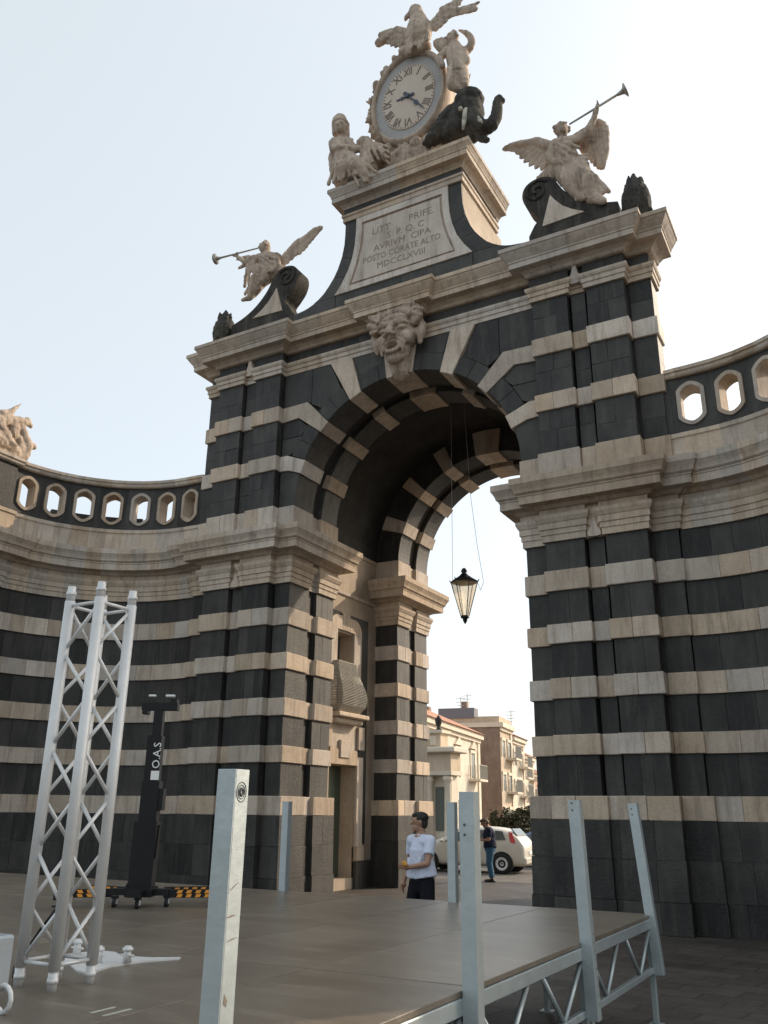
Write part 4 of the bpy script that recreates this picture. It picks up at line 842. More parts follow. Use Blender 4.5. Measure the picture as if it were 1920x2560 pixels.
bm=NB(); cp=[T5(x,y,1,-11.05) for x,y in ((620,760),(560,830),(420,1010),(300,1190),(215,1320))]+[T5(150,1400,1,-11.3),T5(140,1500,1,-11.45)]; cp[-1].z=max(cp[-1].z,ZD+.01); limb(bm,cp,[.009]*len(cp),n=7); tag(mobj('power_cable',bm,RUBBER,None,True),'dark cable running up behind the lattice truss','cable')
# ------------------------------------------------------------------ lifting tower
lt=empty('lifting_tower',(1.85,-8.3,ZD),label='black telescopic lifting tower on castors with orange striped outriggers',cat='lift')
def lpart(name,m,fn,parent=lt,smooth=False): b=NB(); fn(b); return mobj(name,b,m,parent,smooth)
AX=Vector((.871,.49,0)); AY=Vector((-.49,.871,0))          # mast turned square to the viewer
def obox(bm,a0,a1,b0,b1,z0,z1,o=Vector((0,0,0))):
    q=[(a0,b0),(a1,b0),(a1,b1),(a0,b1)]; prism(bm,[o+AX*a+AY*b+Vector((0,0,z0)) for a,b in q],[o+AX*a+AY*b+Vector((0,0,z1)) for a,b in q])
lpart('base_mast',BLACK,lambda b:(obox(b,-.12,.10,-.08,.08,.12,.75)))
lpart('outer_mast',BLACK,lambda b:(obox(b,-.085,.085,-.07,.07,.75,1.12)))
mid=lpart('middle_mast',BLACK,lambda b:(obox(b,-.075,.065,-.06,.06,1.12,1.55)))
lpart('inner_mast',BLACK,lambda b:(obox(b,-.04,.05,-.045,.045,1.55,1.80)))
lpart('fork_head',BLACK,lambda b:(obox(b,-.17,.19,-.05,.05,1.80,1.87),obox(b,-.16,-.10,-.05,.05,1.76,1.80),obox(b,.12,.18,-.05,.05,1.87,1.91)))
lpart('fork_pin',ALU,lambda b:(tube(b,AX*-.10+AY*-.07+Vector((0,0,1.935)),AX*-.03+AY*-.07+Vector((0,0,1.935)),.012,n=8),tube(b,AX*.07+AY*-.07+Vector((0,0,1.935)),AX*.16+AY*-.07+Vector((0,0,1.935)),.014,n=8)))
lpart('winch',BLACK,lambda b:(obox(b,.06,.13,-.06,.06,.85,1.05),tube(b,AX*.10+AY*-.06+Vector((0,0,.42)),AX*.13+AY*-.12+Vector((0,0,.72)),.012,n=7)))
lpart('sticker',WHITE,lambda b:(obox(b,-.005,.075,-.0735,-.072,1.13,1.215)))
me=text_mesh('O.A.S',.105,.001); o=meo('lettering',me,WHITE,mid); o.matrix_local=Matrix.Translation(AX*.035+AY*-.0625+Vector((0,0,1.36)))@Matrix((( 0,-AX.x,-AY.x,0),(0,-AX.y,-AY.y,0),(1,0,0,0),(0,0,0,1)))
def base(b):
    obox(b,-.30,.26,-.05,.05,.10,.155); obox(b,-.06,.06,-.30,.30,.10,.15); obox(b,-.13,.12,-.13,.13,.09,.17)
    tube(b,AX*-.14+AY*-.05+Vector((0,0,.17)),AX*-.07+AY*-.04+Vector((0,0,.30)),.013,n=6)
lpart('base_frame',BLACK,base)
arms=(('right',[AX*.24,AX*.80+AY*.10],),('left',[AX*-.28,AX*-.74+AY*-.12]),('front',[AX*.15+AY*.25,AX*.62+AY*.42]),('rear',[AX*-.20+AY*.22,AX*-.62+AY*.40]))
for nm,(p0,p1) in arms:
    d=(p1-p0); L=d.length; d/=L; n_=Vector((-d.y,d.x,0))
    def bar(b,t0,t1,h0,h1,w): 
        q=[p0+d*t0-n_*w,p0+d*t1-n_*w,p0+d*t1+n_*w,p0+d*t0+n_*w]; prism(b,[v+Vector((0,0,h0)) for v in q],[v+Vector((0,0,h1)) for v in q])
    am=lpart('outrigger',BLACK,lambda b:(bar(b,0,L,.08,.15,.03)))
    k=int(L/.085)
    for j in range(1,k):
        t=j*.085
        for zs,w in ((.083,.0),):
            def stripe(b):
                for sgn in (-1,1):
                    q=[(t,.084),(t+.045,.084),(t+.06,.112),(t+.015,.112)]
                    prism(b,[p0+d*a+n_*sgn*.0305+Vector((0,0,z)) for a,z in q],[p0+d*a+n_*sgn*.0315+Vector((0,0,z)) for a,z in q])
                    q=[(t,.118),(t+.045,.118),(t+.06,.146),(t+.015,.146)]
                    prism(b,[p0+d*a+n_*sgn*.0305+Vector((0,0,z)) for a,z in q],[p0+d*a+n_*sgn*.0315+Vector((0,0,z)) for a,z in q])
            lpart('orange_stripe',ORANGE,stripe,am)
    if nm=='right': lpart('reflector',RED,lambda b:(bar(b,L,L+.03,.105,.15,.032)),am); lpart('end_cap',WHITE,lambda b:(bar(b,L+.03,L+.06,.105,.15,.032)),am)
    if nm=='left': lpart('levelling_foot',BLACK,lambda b:(bar(b,L-.06,L+.04,.06,.15,.045),tube(b,p1+Vector((0,0,0)),p1+Vector((0,0,.08)),.012,n=8),tube(b,p1,p1+Vector((0,0,.012)),.05,n=12)),am)
for q in (AX*-.22+AY*-.10,AX*.24+AY*.0,AX*.02+AY*-.20):
    wv=AX
    cst=lpart('castor',BLACK,lambda b:(obox(b,-.028,.028,-.03,.03,.075,.10,q)))
    lpart('wheel',RUBBER,lambda b:(tube(b,q-AX*.016+Vector((0,0,.042)),q+AX*.016+Vector((0,0,.042)),.042,n=16)),cst,False)
    lpart('castor_fork',ALU,lambda b:(obox(b,.018,.023,-.02,.02,.03,.09,q),obox(b,-.023,-.018,-.02,.02,.03,.09,q)),cst)
# ------------------------------------------------------------------ hanging lantern
ln=empty('lantern',(0,3.55,6.02),label='tapered glass street lantern hanging under the arch on wires',cat='lantern')
LG0=plain('lantern_glass',(1,.93,.80),.4,spec=.5,nvar=.05,trans=.92)
LG=bpy.data.materials.new('lantern_pane'); LG.use_nodes=True; _n=LG.node_tree; _n.nodes.clear(); _o=_n.nodes.new('ShaderNodeOutputMaterial'); _m=_n.nodes.new('ShaderNodeMixShader'); _m.inputs[0].default_value=.62
_t=_n.nodes.new('ShaderNodeBsdfTransparent'); _t.inputs[0].default_value=(.98,.93,.84,1); _l=_n.nodes.new('ShaderNodeBsdfTranslucent'); _l.inputs[0].default_value=(.95,.86,.70,1)
_n.links.new(_l.outputs[0],_m.inputs[1]); _n.links.new(_t.outputs[0],_m.inputs[2]); _n.links.new(_m.outputs[0],_o.inputs[0])
def hexr(r,z): return [Vector((r*math.cos(R(60*k+15)),r*math.sin(R(60*k+15)),z)) for k in range(6)]
t_,b_=hexr(.325,1.0),hexr(.10,.17)
for k in range(6):
    bm=NB(); q=[b_[k],b_[(k+1)%6],t_[(k+1)%6],t_[k]]; n_=((q[1]-q[0]).cross(q[3]-q[0])).normalized()*.004; bface(bm,q); mobj('glass_pane',bm,LG,ln)
    bm=NB(); tube(bm,b_[k],t_[k],.011,n=6); tube(bm,t_[k],t_[(k+1)%6],.018,n=6); mobj('frame_bar',bm,DARKIRON,ln)
bm=NB(); lathe(bm,[(.10,.17),(.11,.13),(.06,.10),(.05,.04),(.025,0),(.005,-.03)],10); mobj('bottom_finial',bm,DARKIRON,ln,True)
bm=NB(); lathe(bm,[(.33,1.0),(.30,1.03),(.17,1.12),(.10,1.17),(.085,1.2),(.05,1.22),(.08,1.27),(.05,1.33),(.01,1.36)],12); mobj('cap',bm,DARKIRON,ln,True)
for k in range(6):
    bm=NB(); limb(bm,[t_[k]*1.0,t_[k]+Vector((t_[k].x*.12,t_[k].y*.12,.06))],[.02,.008],n=5); mobj('spike',bm,DARKIRON,ln)
WIRE=plain('wire',(.50,.49,.46),.5)
for pts in ([(-.30,.0,.80),(-.31,0,1.05),(-.27,0,5.75)],[(.32,.0,1.02),(.42,0,.75),(.50,0,.95),(.36,0,1.9),(.22,0,3.2),(.1,0,5.75)]):
    bm=NB(); limb(bm,pts,[.006]*len(pts),n=5); mobj('hanging_wire',bm,WIRE,ln)
# ------------------------------------------------------------------ people
SKIN=plain('skin',(.36,.20,.13),.55,nvar=.08); HAIR=plain('dark_hair',(.018,.013,.010),.7,nvar=.3,nscale=60); HAIRG=plain('grey_hair',(.10,.075,.055),.7,nvar=.3,nscale=60)
def cloth(n,c): return plain(n,c,.9,spec=.2,bump=.5,bscale=18,nvar=.15,nscale=8)
def V3(*a): return Vector(a)
def fingers(bm,c,d,side,r=.0085,curl=.5,pal=V3(0,0,-1)):
    d=d.normalized(); side=side.normalized(); nrm=d.cross(side).normalized()
    ell(bm,c+d*.04,(.042,.042,.042)); 
    M=Matrix((side,d,nrm)).transposed(); ell(bm,c+d*.045,(.040,.050,.016),M)
    for k,L in enumerate((.068,.078,.072,.056)):
        b=c+d*.085+side*(.027-k*.018); m=b+(d*math.cos(curl*.5)-nrm*math.sin(curl*.5))*L*.55; e=m+(d*math.cos(curl*1.5)-nrm*math.sin(curl*1.5))*L*.5
        limb(bm,[b,m,e],[r,r*.95,r*.8],n=6)
    b=c+d*.025+side*.036; limb(bm,[b,b+(d*.6+side*.7)*.04,b+(d*1.0+side*.45)*.068],[r*1.2,r*1.05,r*.85],n=6)
def body_mesh(h,J):
    """one continuous figure; J: joint positions in metres for a 1.75 m adult"""
    bm=NB(); hd=J['head']; f=J['face'].normalized(); s=f.cross(V3(0,0,1)).normalized(); u=s.cross(f)
    M=Matrix((s,f,u)).transposed()
    ell(bm,hd+u*.02,(.076,.094,.105),M); ell(bm,hd+f*.035-u*.06,(.055,.058,.062),M); ell(bm,hd+f*.06+u*.02,(.058,.035,.05),M)
    limb(bm,[hd+f*.090+u*.025,hd+f*.112-u*.018],[.010,.016],n=6); ell(bm,hd+f*.088-u*.055,(.024,.012,.010),M); ell(bm,hd+f*.075-u*.098,(.024,.022,.018),M)
    for k in (-1,1):
        ell(bm,hd+f*.086+s*k*.032+u*.03,(.016,.010,.008),M); ell(bm,hd+s*k*.077-f*.005,(.012,.020,.030),M)
    limb(bm,[hd-u*.07-f*.015,J['neck']],[.052,.062])
    limb(bm,[J['neck']-V3(0,0,.03),J['chest'],J['waist'],J['hip']],[.085,.135,.125,.135])
    for k,p in (('l',1),('r',-1)):
        limb(bm,[J['sh_'+k],J['el_'+k],J['wr_'+k]],[.056,.041,.028]); fingers(bm,J['wr_'+k],J['hd_'+k],J['hs_'+k])
        limb(bm,[J['hp_'+k],J['kn_'+k],J['an_'+k]],[.088,.058,.040])
    limb(bm,[J['sh_l'],J['chest']+V3(0,0,.08),J['sh_r']],[.062,.10,.062])
    return fuse(bm,.0085,3)
def shoe(bm,an,dr):
    dr=dr.normalized(); a=V3(an.x,an.y,0)
    M=Matrix((dr,V3(-dr.y,dr.x,0),V3(0,0,1))).transposed(); ell(bm,a+dr*.06+V3(0,0,.035),(.145,.050,.036),M); limb(bm,[an,a+V3(0,0,.05)],[.046,.048]); tube(bm,a-dr*.05+V3(0,0,.004),a-dr*.05+V3(0,0,.03),.046,n=10)
def person(name,loc,rz,label,J,parts,sc=1.0,wd=1.0):
    root=empty(name,loc,rz,label,'person','people near the gate'); root.scale=(sc*wd,sc*wd,sc)
    meo('body',body_mesh(1.75,J),SKIN,root,True)
    for nm,m,fn,vox in parts:
        bm=NB(); fn(bm,J); meo(nm,fuse(bm,vox,2,.004,14),m,root,True)
    return root
def hair_fn(bm,J):
    hd=J['head']; f=J['face'].normalized(); s=f.cross(V3(0,0,1)).normalized(); u=s.cross(f); M=Matrix((s,f,u)).transposed()
    ell(bm,hd-f*.026+u*.040,(.086,.098,.095),M); ell(bm,hd-f*.055-u*.02,(.076,.06,.075),M); ell(bm,hd+f*.045+u*.088,(.066,.05,.035),M)
    for k in range(30):
        a=k*2.4; hh=.15+.85*k/30; q=math.sqrt(1-hh*hh); d=s*math.cos(a)*q+f*(math.sin(a)*q-.25)+u*hh; ell(bm,hd+u*.03-f*.01+d*.088,.020,sub=1)
def shirt_fn(hem,inf=.018,sleeve=.62):
    def fn(bm,J):
        limb(bm,[J['neck']-V3(0,0,.055),J['chest'],J['waist'],V3(J['hip'].x,J['hip'].y,hem+.10)],[.085+inf*.5,.140+inf,.132+inf,.142+inf],n=14); tube(bm,V3(J['hip'].x,J['hip'].y,hem+.14),V3(J['hip'].x,J['hip'].y,hem),.142+inf,.150+inf,16)
        for q in (-.075,.075): tube(bm,J['waist']+V3(q*.6,0,.05),V3(J['hip'].x+q,J['hip'].y,hem),.125+inf,.140+inf,14)
        limb(bm,[J['sh_l'],J['chest']+V3(0,0,.085),J['sh_r']],[.068+inf*.6,.10+inf,.068+inf*.6])
        for k in 'lr':
            e=J['sh_'+k].lerp(J['el_'+k],sleeve); tube(bm,J['sh_'+k],e,.055+inf,.053+inf,12); ell(bm,J['sh_'+k],.055+inf,sub=2)
        for k in range(7): limb(bm,[J['waist']+V3(-.12+k*.04,-.125,.10-.03*(k%3)),J['waist']+V3(-.10+k*.035,-.13,-.04-.02*(k%2))],[.016,.010],n=5)
    return fn
def trousers_fn(to,inf,r0=.098,r1=.075):
    def fn(bm,J):
        tube(bm,V3(J['hip'].x,J['hip'].y,J['hip'].z+.12),J['hip']-V3(0,0,.03),.140+inf*.4,.150+inf*.6,16)
        ell(bm,J['hip'],.152+inf*.6); ell(bm,J['hip']-V3(0,0,.07),.135+inf*.6)
        for k in 'lr':
            ell(bm,J['hp_'+k],r0+inf)
            if to<=1: tube(bm,J['hp_'+k],J['hp_'+k].lerp(J['kn_'+k],to),r0+inf,r1+inf*1.3,14)
            else: limb(bm,[J['hp_'+k],J['kn_'+k]],[r0+inf,.064+inf]); tube(bm,J['kn_'+k],J['kn_'+k].lerp(J['an_'+k],to-1),.066+inf,.052+inf,12)
    return fn
def shoes_fn(dr):
    def fn(bm,J):
        for k in 'lr': shoe(bm,J['an_'+k],dr)
    return fn
J1=dict(head=V3(.0,-.03,1.625),face=V3(-.55,-.8,-.05),neck=V3(0,.0,1.49),chest=V3(0,.0,1.28),waist=V3(0,.0,1.08),hip=V3(0,.01,.93),
 sh_l=V3(.185,.0,1.40),el_l=V3(.235,-.10,1.13),wr_l=V3(.02,-.23,1.08),hd_l=V3(-1,-.1,.05),hs_l=V3(0,-.2,1),
 sh_r=V3(-.185,.0,1.40),el_r=V3(-.25,.03,1.12),wr_r=V3(-.235,-.10,.90),hd_r=V3(.1,-.3,-1),hs_r=V3(.5,-1,0),
 hp_l=V3(.095,.01,.90),kn_l=V3(.17,-.03,.48),an_l=V3(.19,.02,.09),hp_r=V3(-.095,.01,.90),kn_r=V3(-.17,-.05,.48),an_r=V3(-.19,.0,.09))
pw_=at(1053,2150,1,-4.15)
TEE=cloth('white_tee',(.62,.66,.78))
pm=person('person',(pw_.x,-4.15,0),R(-22),'man in white t-shirt and dark shorts standing behind the stage',J1,
 (('hair',HAIR,hair_fn,.011),('t_shirt',TEE,shirt_fn(.95,.018),.012),('shorts',cloth('navy_shorts',(.010,.011,.016)),trousers_fn(.86,.008),.012),('shoes',BLACK,shoes_fn(V3(-.2,-1,0)),.012)),1.0)
bm=NB(); M=Matrix.Rotation(R(15),3,'Y'); ell(bm,(.0,-.285,1.125),(.06,.03,.035),M)
o=meo('paper_wrap',fuse(bm,.008,1,.008,20),plain('orange_wrap',(.55,.26,.05),.7)); o.parent=None; o.matrix_world=pm.matrix_world; o.location=pm.location; o.rotation_euler=pm.rotation_euler; tag(o,'orange wrapped snack held by the man in white','snack')
J2=dict(head=V3(.0,-.10,1.56),face=V3(.0,-.9,-.55),neck=V3(0,-.03,1.45),chest=V3(0,.0,1.26),waist=V3(0,.01,1.07),hip=V3(0,.02,.93),
 sh_l=V3(.175,-.02,1.37),el_l=V3(.20,-.03,1.10),wr_l=V3(.07,-.26,1.10),hd_l=V3(-.5,-.8,.1),hs_l=V3(.2,0,1),
 sh_r=V3(-.175,-.02,1.37),el_r=V3(-.21,-.03,1.10),wr_r=V3(-.09,-.25,1.12),hd_r=V3(.5,-.8,.1),hs_r=V3(-.2,0,1),
 hp_l=V3(.085,.02,.90),kn_l=V3(.09,-.02,.49),an_l=V3(.085,.04,.09),hp_r=V3(-.085,.02,.90),kn_r=V3(-.095,.0,.49),an_r=V3(-.10,.06,.09))
person('person',(-1.58,8.44,0),R(-62),'man in navy t-shirt and blue jeans looking down beyond the arch',J2,
 (('hair',HAIRG,hair_fn,.011),('t_shirt',cloth('navy_tee',(.016,.020,.040)),shirt_fn(.90,.016,.7),.012),('jeans',cloth('denim',(.055,.13,.20)),trousers_fn(1.93,.012),.012),('shoes',BLACK,shoes_fn(V3(0,-1,0)),.012)),.965,1.16)
# ------------------------------------------------------------------ cars
def make_car(loc,rz,label,paint):
    car=empty('car',loc,rz,label,'car','parked cars beyond the arch')
    # stations along x (front negative): x, half width, sill z, belt z, roof z
    ST=[(-2.0,.50,.30,.55,.60),(-1.93,.68,.22,.66,.70),(-1.7,.80,.20,.80,.84),(-1.2,.84,.20,.90,.95),(-.85,.845,.20,.94,1.08),(-.35,.85,.20,.96,1.36),(.1,.85,.20,.97,1.46),(.7,.85,.20,.99,1.47),(1.2,.845,.20,1.02,1.42),(1.55,.83,.20,1.04,1.32),(1.80,.80,.22,1.02,1.12),(1.95,.74,.26,.86,.90),(2.0,.62,.32,.70,.74)]
    def sec(s):
        x,w_,zs,zb,zr=s; g=zr-zb; k=min(1,g/.45)
        h=[(w_*.86,zs),(w_*.99,zs+.10),(w_,(zs+zb)/2),(w_*.985,zb-.06),(w_*.955,zb),(w_*(.955-.10*k),zb+g*.5),(w_*(.93-.19*k),zb+g*.88),(w_*(.80-.25*k),zr),(w_*.3,zr+.015*k)]
        return [V3(x,y,z) for y,z in h]+[V3(x,-y,z) for y,z in h[::-1]]
    bm=NB(); rings=[[bm.verts.new(p) for p in sec(s)] for s in ST]; n=len(rings[0])
    for a,b in zip(rings,rings[1:]):
        for i in range(n): bm.faces.new((a[i],a[(i+1)%n],b[(i+1)%n],b[i]))
    bm.faces.new(rings[0]); bm.faces.new(rings[-1][::-1])
    body=mobj('body',bm,paint,car,True); m_=body.modifiers.new('s','SUBSURF'); m_.levels=1; m_.render_levels=2
    def S(x):                                          # interpolated station
        for a,b in zip(ST,ST[1:]):
            if a[0]<=x<=b[0]: t=(x-a[0])/(b[0]-a[0]); return tuple(p+(q-p)*t for p,q in zip(a,b))
    def side(x,f,sgn,o=.012):
        x_,w_,zs,zb,zr=S(x); g=zr-zb; k=min(1,g/.45); y=w_*(.955-(.19*k)*f**1.2*.98); return V3(x,sgn*(y+o-.012*f),zb+.02+(g-.02)*f*.86)
    for sgn in (1,-1):
        for xa,xb,xc,xd in ((-.72,-.28,.18,.18),(.24,.24,.95,.95),(1.0,1.0,1.25,1.38)):
            bm=NB(); q=[side(xa,.06,sgn),side(xd,.06,sgn),side(xc,.92,sgn),side(xb,.92,sgn)] ; c=Vector((0,-sgn*.01,0)); prism(bm,q,[p+c for p in q]); mobj('side_window',bm,GLASSD,car)
        for xw in (-1.28,1.24):
            tyre=NB(); lathe_y(tyre,[(.20,-.10),(.30,-.105),(.318,-.07),(.318,.07),(.30,.105),(.20,.10)],24,V3(xw,sgn*.765,.318)); t=mobj('tyre',tyre,RUBBER,car,True)
            rim=NB(); lathe_y(rim,[(.03,.085*sgn),(.10,.07*sgn),(.19,.095*sgn),(.205,.10*sgn),(.205,.0),(.02,.0)],20,V3(xw,sgn*.775,.318)); mobj('rim',rim,ALU,t,True)
            arch=NB(); lathe_y(arch,[(.02,-.04),(.36,-.04),(.36,.118),(.02,.118)] if sgn>0 else [(.02,-.118),(.36,-.118),(.36,.04),(.02,.04)],28,V3(xw,sgn*.735,.34)); mobj('wheel_arch',arch,RUBBER,car)
        bm=NB(); q=[V3(1.52,sgn*.80,.98),V3(1.66,sgn*.785,.96),V3(1.54,sgn*.72,1.28),V3(1.46,sgn*.735,1.31)]; prism(bm,q,[p+V3(.05,sgn*.02,0) for p in q]); mobj('tail_light',bm,RED,car)
        bm=NB(); ell(bm,(-.78,sgn*.93,1.0),(.07,.10,.06)); mobj('door_mirror',bm,paint,car,True)
        bm=NB(); cbox(bm,.02,.18,*(sorted((sgn*.852,sgn*.872))),.86,.885,.004); mobj('door_handle',bm,paint,car)
        bm=NB(); tube(bm,(.20,sgn*.856,.30),(.20,sgn*.856,.95),.006,n=4); mobj('door_seam',bm,RUBBER,car)
    bm=NB(); q=[V3(1.70,-.60,1.18),V3(1.70,.60,1.18),V3(1.50,.52,1.40),V3(1.50,-.52,1.40)]; prism(bm,q,[p+V3(.03,0,.02) for p in q]); mobj('rear_window',bm,GLASSD,car)
    bm=NB(); q=[V3(-.86,-.66,1.03),V3(-.86,.66,1.03),V3(-.33,.56,1.36),V3(-.33,-.56,1.36)]; prism(bm,q,[p+V3(-.03,0,.02) for p in q]); mobj('windscreen',bm,GLASSD,car)
    bm=NB(); cbox(bm,1.985,2.02,-.26,.26,.60,.71,.004); mobj('number_plate',bm,WHITE,car)
    bm=NB(); cbox(bm,1.80,2.03,-.74,.74,.30,.52,.04); mobj('rear_bumper',bm,paint,car)
    car.scale=(.95,.95,.92)
    return car
def lathe_y(bm,prof,n,c):
    rings=[[bm.verts.new(c+V3(r*math.cos(2*math.pi*i/n),y,r*math.sin(2*math.pi*i/n))) for i in range(n)] for r,y in prof]
    for a,b in zip(rings,rings[1:]+rings[:1]):
        for i in range(n): bm.faces.new((a[i],a[(i+1)%n],b[(i+1)%n],b[i]))
make_car((-3.72,12.2,.004),R(6),'cream white hatchback parked across the street behind the arch',plain('cream_car_paint',(.62,.57,.48),.25,spec=.6,nvar=.03))
make_car((-2.6,16.3,0),R(4),'pale blue car mostly hidden behind the right pier',plain('blue_car_paint',(.10,.16,.28),.25,spec=.6,nvar=.03))
# ------------------------------------------------------------------ street beyond the gate
SD=V3(math.sin(R(-9)),math.cos(R(-9)),0); SN=V3(SD.y,-SD.x,0)      # street direction and the way the left-hand facades face
CREAM=stone('cream_plaster',(.66,.58,.46),(.76,.69,.58),var=.05,streak=.3,streakcol=(.38,.30,.22),bump=.1); OCHRE=stone('ochre_plaster',(.50,.40,.29),(.62,.51,.39),var=.05,streak=.3,streakcol=(.28,.2,.15),bump=.1)
BRICKY=stone('bare_brown_wall',(.24,.165,.125),(.34,.25,.195),var=.05,streak=.4,streakcol=(.14,.09,.07),bump=.3); PINKY=stone('pink_plaster',(.45,.27,.20),(.55,.36,.28),var=.05,bump=.1); TRIM=stone('pale_trim',(.66,.56,.44),(.74,.66,.54),var=.05,bump=.1)
SHUT=plain('shutter',(.13,.14,.12),.7)
def building(corner,length,depth,h,wall,label,back=0,roof='hip',trim=TRIM,floors=2,bays=4,pediment=False,name='town_house'):
    """corner: far end of the street facade on the ground; the facade runs back towards the viewer by 'length'"""
    b=empty(name,(corner.x,corner.y,0),0,label,'building','houses beyond the gate')
    def W(s,o,z): p=-SD*s-SN*o; return V3(p.x,p.y,z)          # s along the facade towards the viewer, o into the house
    def wb(nm,m,s0,s1,o0,o1,z0,z1,par=b):
        bm=NB(); q=[(s0,o0),(s1,o0),(s1,o1),(s0,o1)]; prism(bm,[W(s,o,z0) for s,o in q],[W(s,o,z1) for s,o in q]); return mobj(nm,bm,m,par)
    wb('wall',wall,0,length,0,depth,0,h)
    wb('cornice',trim,-.25,length+.25,-.35,depth,h-.35,h); wb('cornice_fillet',trim,-.12,length+.12,-.16,depth,h-.6,h-.35)
    for s in (0,): wb('corner_pilaster',trim,-.02,.55,-.10,.6,0,h-.6)
    if roof=='hip':
        bm=NB(); q=[W(-.35,-.5,h),W(length+.35,-.5,h),W(length+.35,depth+.3,h),W(-.35,depth+.3,h)]; r=[W(depth*.40,depth*.5,h+depth*.25),W(length-depth*.40,depth*.5,h+depth*.25)]
        v=[bm.verts.new(p) for p in q+r]
        for f in ((0,1,5,4),(1,2,5),(2,3,4,5),(3,0,4),(3,2,1,0)): bm.faces.new([v[k] for k in f])
        rf=mobj('roof',bm,ROOF,b)
    else:
        rf=wb('roof_parapet',wall,0,length,0,depth,h,h+.5)
    wb('chimney',BRICKY,2.2,2.8,3.0,3.5,h,h+1.9,rf)
    fh=(h-.8)/floors; bw=length/bays
    for fl in range(floors):
        for k in range(bays):
            s=bw*(k+.5); z0=fl*fh+(.9 if fl else .3); z1=fl*fh+fh*.80
            wn=wb('window',SHUT,s-.5,s+.5,-.03,.05,z0,z1); wb('window_frame',trim,s-.72,s-.5,-.07,.05,z0-.05,z1+.2,wn); wb('window_frame',trim,s+.5,s+.72,-.07,.05,z0-.05,z1+.2,wn); wb('lintel',trim,s-.72,s+.72,-.09,.05,z1,z1+.22,wn)
            wb('pane',GLASSD,s-.42,s+.42,-.04,.0,z0+.1,z1-.1,wn)
            if pediment and fl==floors-1:
                bm=NB(); q=[(s-.95,z1+.3),(s+.95,z1+.3),(s,z1+.85)]; prism(bm,[W(a,-.18,z) for a,z in q],[W(a,.0,z) for a,z in q]); mobj('pediment',bm,trim,wn)
            if fl>0 and k%2==0:
                sl=wb('balcony',trim,s-1.1,s+1.1,-.85,0,z0-.25,z0-.1); bm=NB()
                for j in range(15):
                    a=s-1.08+2.16*j/14; p=W(a,-.82,z0-.1); tube(bm,p,p+V3(0,0,.95),.018,n=4)
                for o0 in (-.82,): tube(bm,W(s-1.08,o0,z0+.85),W(s+1.08,o0,z0+.85),.03,n=5)
                for e in (-1.08,1.08):
                    for j in range(5): p=W(s+e,-.82*j/5,z0-.1); tube(bm,p,p+V3(0,0,.95),.018,n=4)
                mobj('balcony_railing',bm,IRON,sl)
    return b,W,wb
def gp(u,v,Y): p=at(u,v,1,Y); return V3(p.x,p.y,0),p.z
c,z=gp(1196,1838,46); bA=building(c,20,11,z,CREAM,'cream two-storey house with red hipped roof beyond the far pier',pediment=True,bays=5)
c2_,z2=gp(1248,1806,50); bB=building(c2_+SD*4.2,4.2,11,z2,OCHRE,'ochre house with bare brown end wall and balconies down the street',roof='flat',floors=3,bays=2)
bB[2]('end_wall',BRICKY,4.2,4.35,-.05,11,0,z2-.2); bB[2]('roof_hut',plain('grey_hut',(.18,.18,.20),.8),3.0,4.3,2.0,5.0,z2+.4,z2+1.2)
c3,z3=gp(1278,1840,57); building(c3+SD*5,5,10,z3,CREAM,'pale narrow house with small balconies next down the street',roof='hip',floors=3,bays=2)
c5,z5=gp(1297,1885,66); building(c5+SD*7,7,10,z5,TRIM,'whitish house farther along the left side of the street',roof='hip',floors=3,bays=3)
c4,z4=gp(1311,1930,80); building(c4+SD*16,16,10,z4,PINKY,'pinkish low house at the far end of the street',roof='hip',floors=2,bays=5)
# aerials on the roofs
for k,(u,v0,v1,Y,lab) in enumerate(((1152,1742,1800,50,'thin tv aerial on the roof of the cream house'),(1168,1735,1802,52,'taller tv aerial behind the cream house ridge'),(1277,1775,1815,56,'tv aerial on the ochre house roof'))):
    p0=at(u,v1,1,Y); p1=at(u,v0,1,Y); bm=NB(); tube(bm,(p0.x,p0.y,p0.z-3),p1,.035,n=5)
    for j in range(4):
        z=p1.z-.15-j*.28; tube(bm,(p0.x-.45+.08*j,p0.y,z),(p0.x+.45-.08*j,p0.y,z),.02,n=4)
    tag(mobj('tv_aerial',bm,plain('aerial_metal',(.45,.43,.42),.5,.3)),lab,'aerial','roof aerials')
# gate lodge with cornice and columns
gx=at(1140,2031,1,26); zt=at(1140,1868,1,26).z; lod=empty('gate_lodge',(gx.x,26,0),label='small pale classical lodge with columns and heavy cornice beside the far pier',cat='building')
def gb(nm,m,x0,x1,y0,y1,z0,z1,par=lod,c=.01): bm=NB(); cbox(bm,x0,x1,y0,y1,z0,z1,c); return mobj(nm,bm,m,par)
gb('wall',CREAM,-5,-.45,.5,1.3,0,zt-.3); en=gb('entablature',OCHRE,-5.2,-.25,0,1.2,zt-1.15,zt-.25); gb('cornice',TRIM,-5.6,.1,-.35,1.4,zt-.25,zt+.02,c=.05); gb('architrave',TRIM,-5.25,-.2,-.06,1.25,zt-1.35,zt-1.15)
at_=gb('attic_block',OCHRE,-4.6,-.9,.2,1.1,zt+.02,zt+.75); gb('attic_cap',TRIM,-4.75,-.75,.05,1.2,zt+.75,zt+.9)
for k in range(6): gb('panel',TRIM,-4.3+k*.56,-3.95+k*.56,.17,.25,zt+.15,zt+.62,at_)
bm=NB(); lathe(bm,[(.12,0),(.16,.05),(.07,.15),(.16,.35),(.2,.55),(.14,.62),(.05,.75),(.01,.8)],12,V3(-1.15,.5,zt+.9)); mobj('urn',bm,DARKSTAT,lod,True)
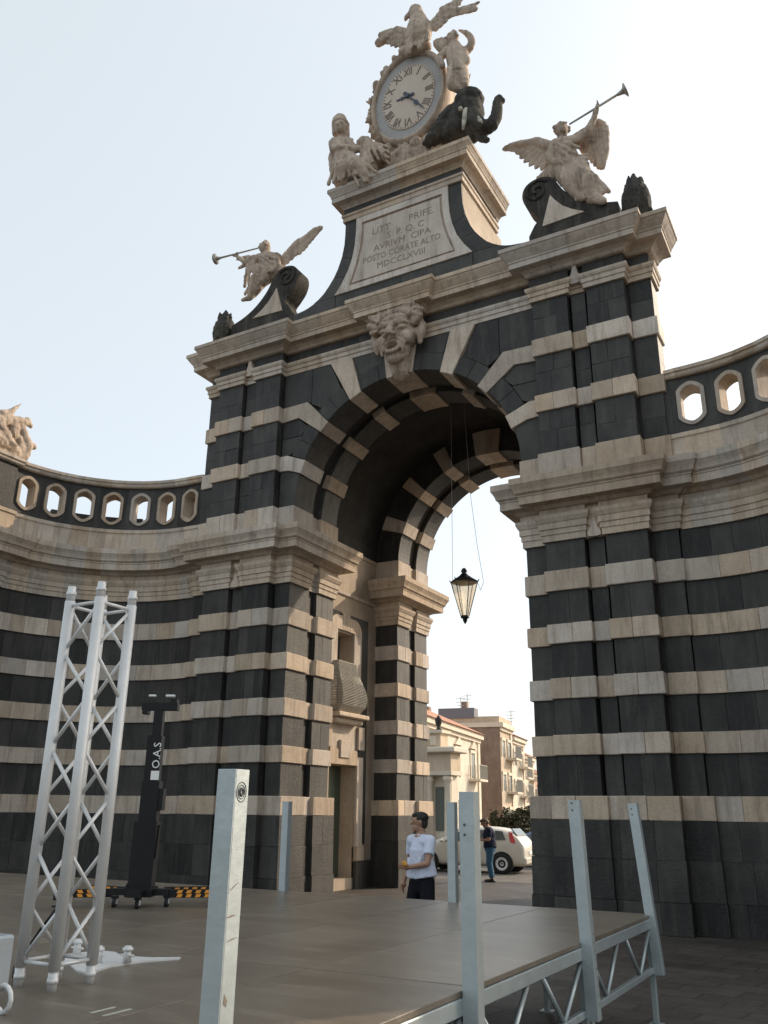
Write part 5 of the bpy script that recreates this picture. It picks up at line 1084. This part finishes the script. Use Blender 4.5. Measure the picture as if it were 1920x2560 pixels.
for x in (-.55,-1.6,-3.0,-4.5):
    bm=NB(); lathe(bm,[(.26,0),(.26,.15),(.2,.2),(.2,.6),(.165,zt-1.8),(.2,zt-1.75),(.2,zt-1.65),(.26,zt-1.6),(.26,zt-1.36)],14,V3(x,.25,0)); mobj('column',bm,TRIM,lod,True)
gb('doorway',SHUT,-2.9,-1.9,.45,.55,.1,zt-1.9); gb('bay_window',SHUT,-1.35,-.6,.46,.55,.9,zt-1.9)
# direction sign
sg=at(1180,2018,1,19); st=empty('street_sign',(sg.x,19,0),label='red and white street sign on a post by the far pier',cat='sign')
bm=NB(); tube(bm,(0,0,0),(0,0,sg.z+.5),.03,n=8); mobj('pole',bm,STEEL,st,True)
bm=NB(); cbox(bm,-.16,.16,-.05,-.02,sg.z-.25,sg.z+.02,.004); mobj('red_panel',bm,RED,st); bm=NB(); cbox(bm,-.16,.16,-.05,-.02,sg.z+.03,sg.z+.18,.004); mobj('white_panel',bm,WHITE,st); bm=NB(); cbox(bm,-.16,.16,-.05,-.02,sg.z+.19,sg.z+.42,.004); mobj('red_panel',bm,RED,st)
# shrubs in front of the far houses
LEAF=stone('leaf',(.045,.045,.022),(.085,.080,.042),var=.1,bump=0,rough=.7)
BARK=stone('bark',(.07,.05,.04),(.12,.09,.07),var=0)
def tree(u,Y,h,w_,label,name='street_tree'):
    g,_=gp(u,2031,Y); t=empty(name,(g.x,g.y,0),0,label,'tree','trees beyond the gate')
    bm=NB(); limb(bm,[(0,0,0),(.05,.02,h*.35),(.1,0,h*.6)],[.12,.09,.05],n=7)
    for k in range(7): a=k*2.4; limb(bm,[(.05,0,h*(.3+.04*k)),(w_*.4*math.cos(a),w_*.4*math.sin(a),h*(.5+.05*k)),(w_*.6*math.cos(a+.3),w_*.6*math.sin(a+.3),h*(.6+.05*k))],[.06,.035,.015],n=5)
    mobj('trunk',bm,BARK,t,True)
    bm=NB(); rg=random.Random(int(u))
    cl=[V3(rg.uniform(-1,1)*w_*.75,rg.uniform(-1,1)*w_*.75,h*rg.uniform(.38,.95)) for _ in range(26)]
    for c in cl:
        for _ in range(55):
            d=V3(rg.gauss(0,1),rg.gauss(0,1),rg.gauss(0,.8)); d=d.normalized()*rg.uniform(.15,.42)*w_*.75; p=c+d; q=V3(rg.gauss(0,1),rg.gauss(0,1),rg.gauss(0,1)).normalized(); u_,v_=ortho(q); l=rg.uniform(.07,.13)
            bface(bm,[p-u_*l,p+v_*l*.5,p+u_*l,p-v_*l*.5])
    mobj('crown',bm,LEAF,t,recalc=False)
for k,(u,Y,h,w_,lab) in enumerate(((1262,34,2.0,.9,'low bushy tree just right of the man in navy'),(1290,30,1.8,.9,'dark bushy tree between the cream car and the street'),(1318,33,2.2,.9,'taller bushy tree at the edge of the right pier'))): tree(u,Y,h,w_,lab)
# low wall behind the cars
bm=NB(); a,_=gp(1235,2031,38); box(bm,a.x,a.x+30,38,38.4,0,1.3); tag(mobj('garden_wall',bm,BRICKY),'low brown wall behind the parked cars','wall')
bpy.data.scenes.remove(TMP)
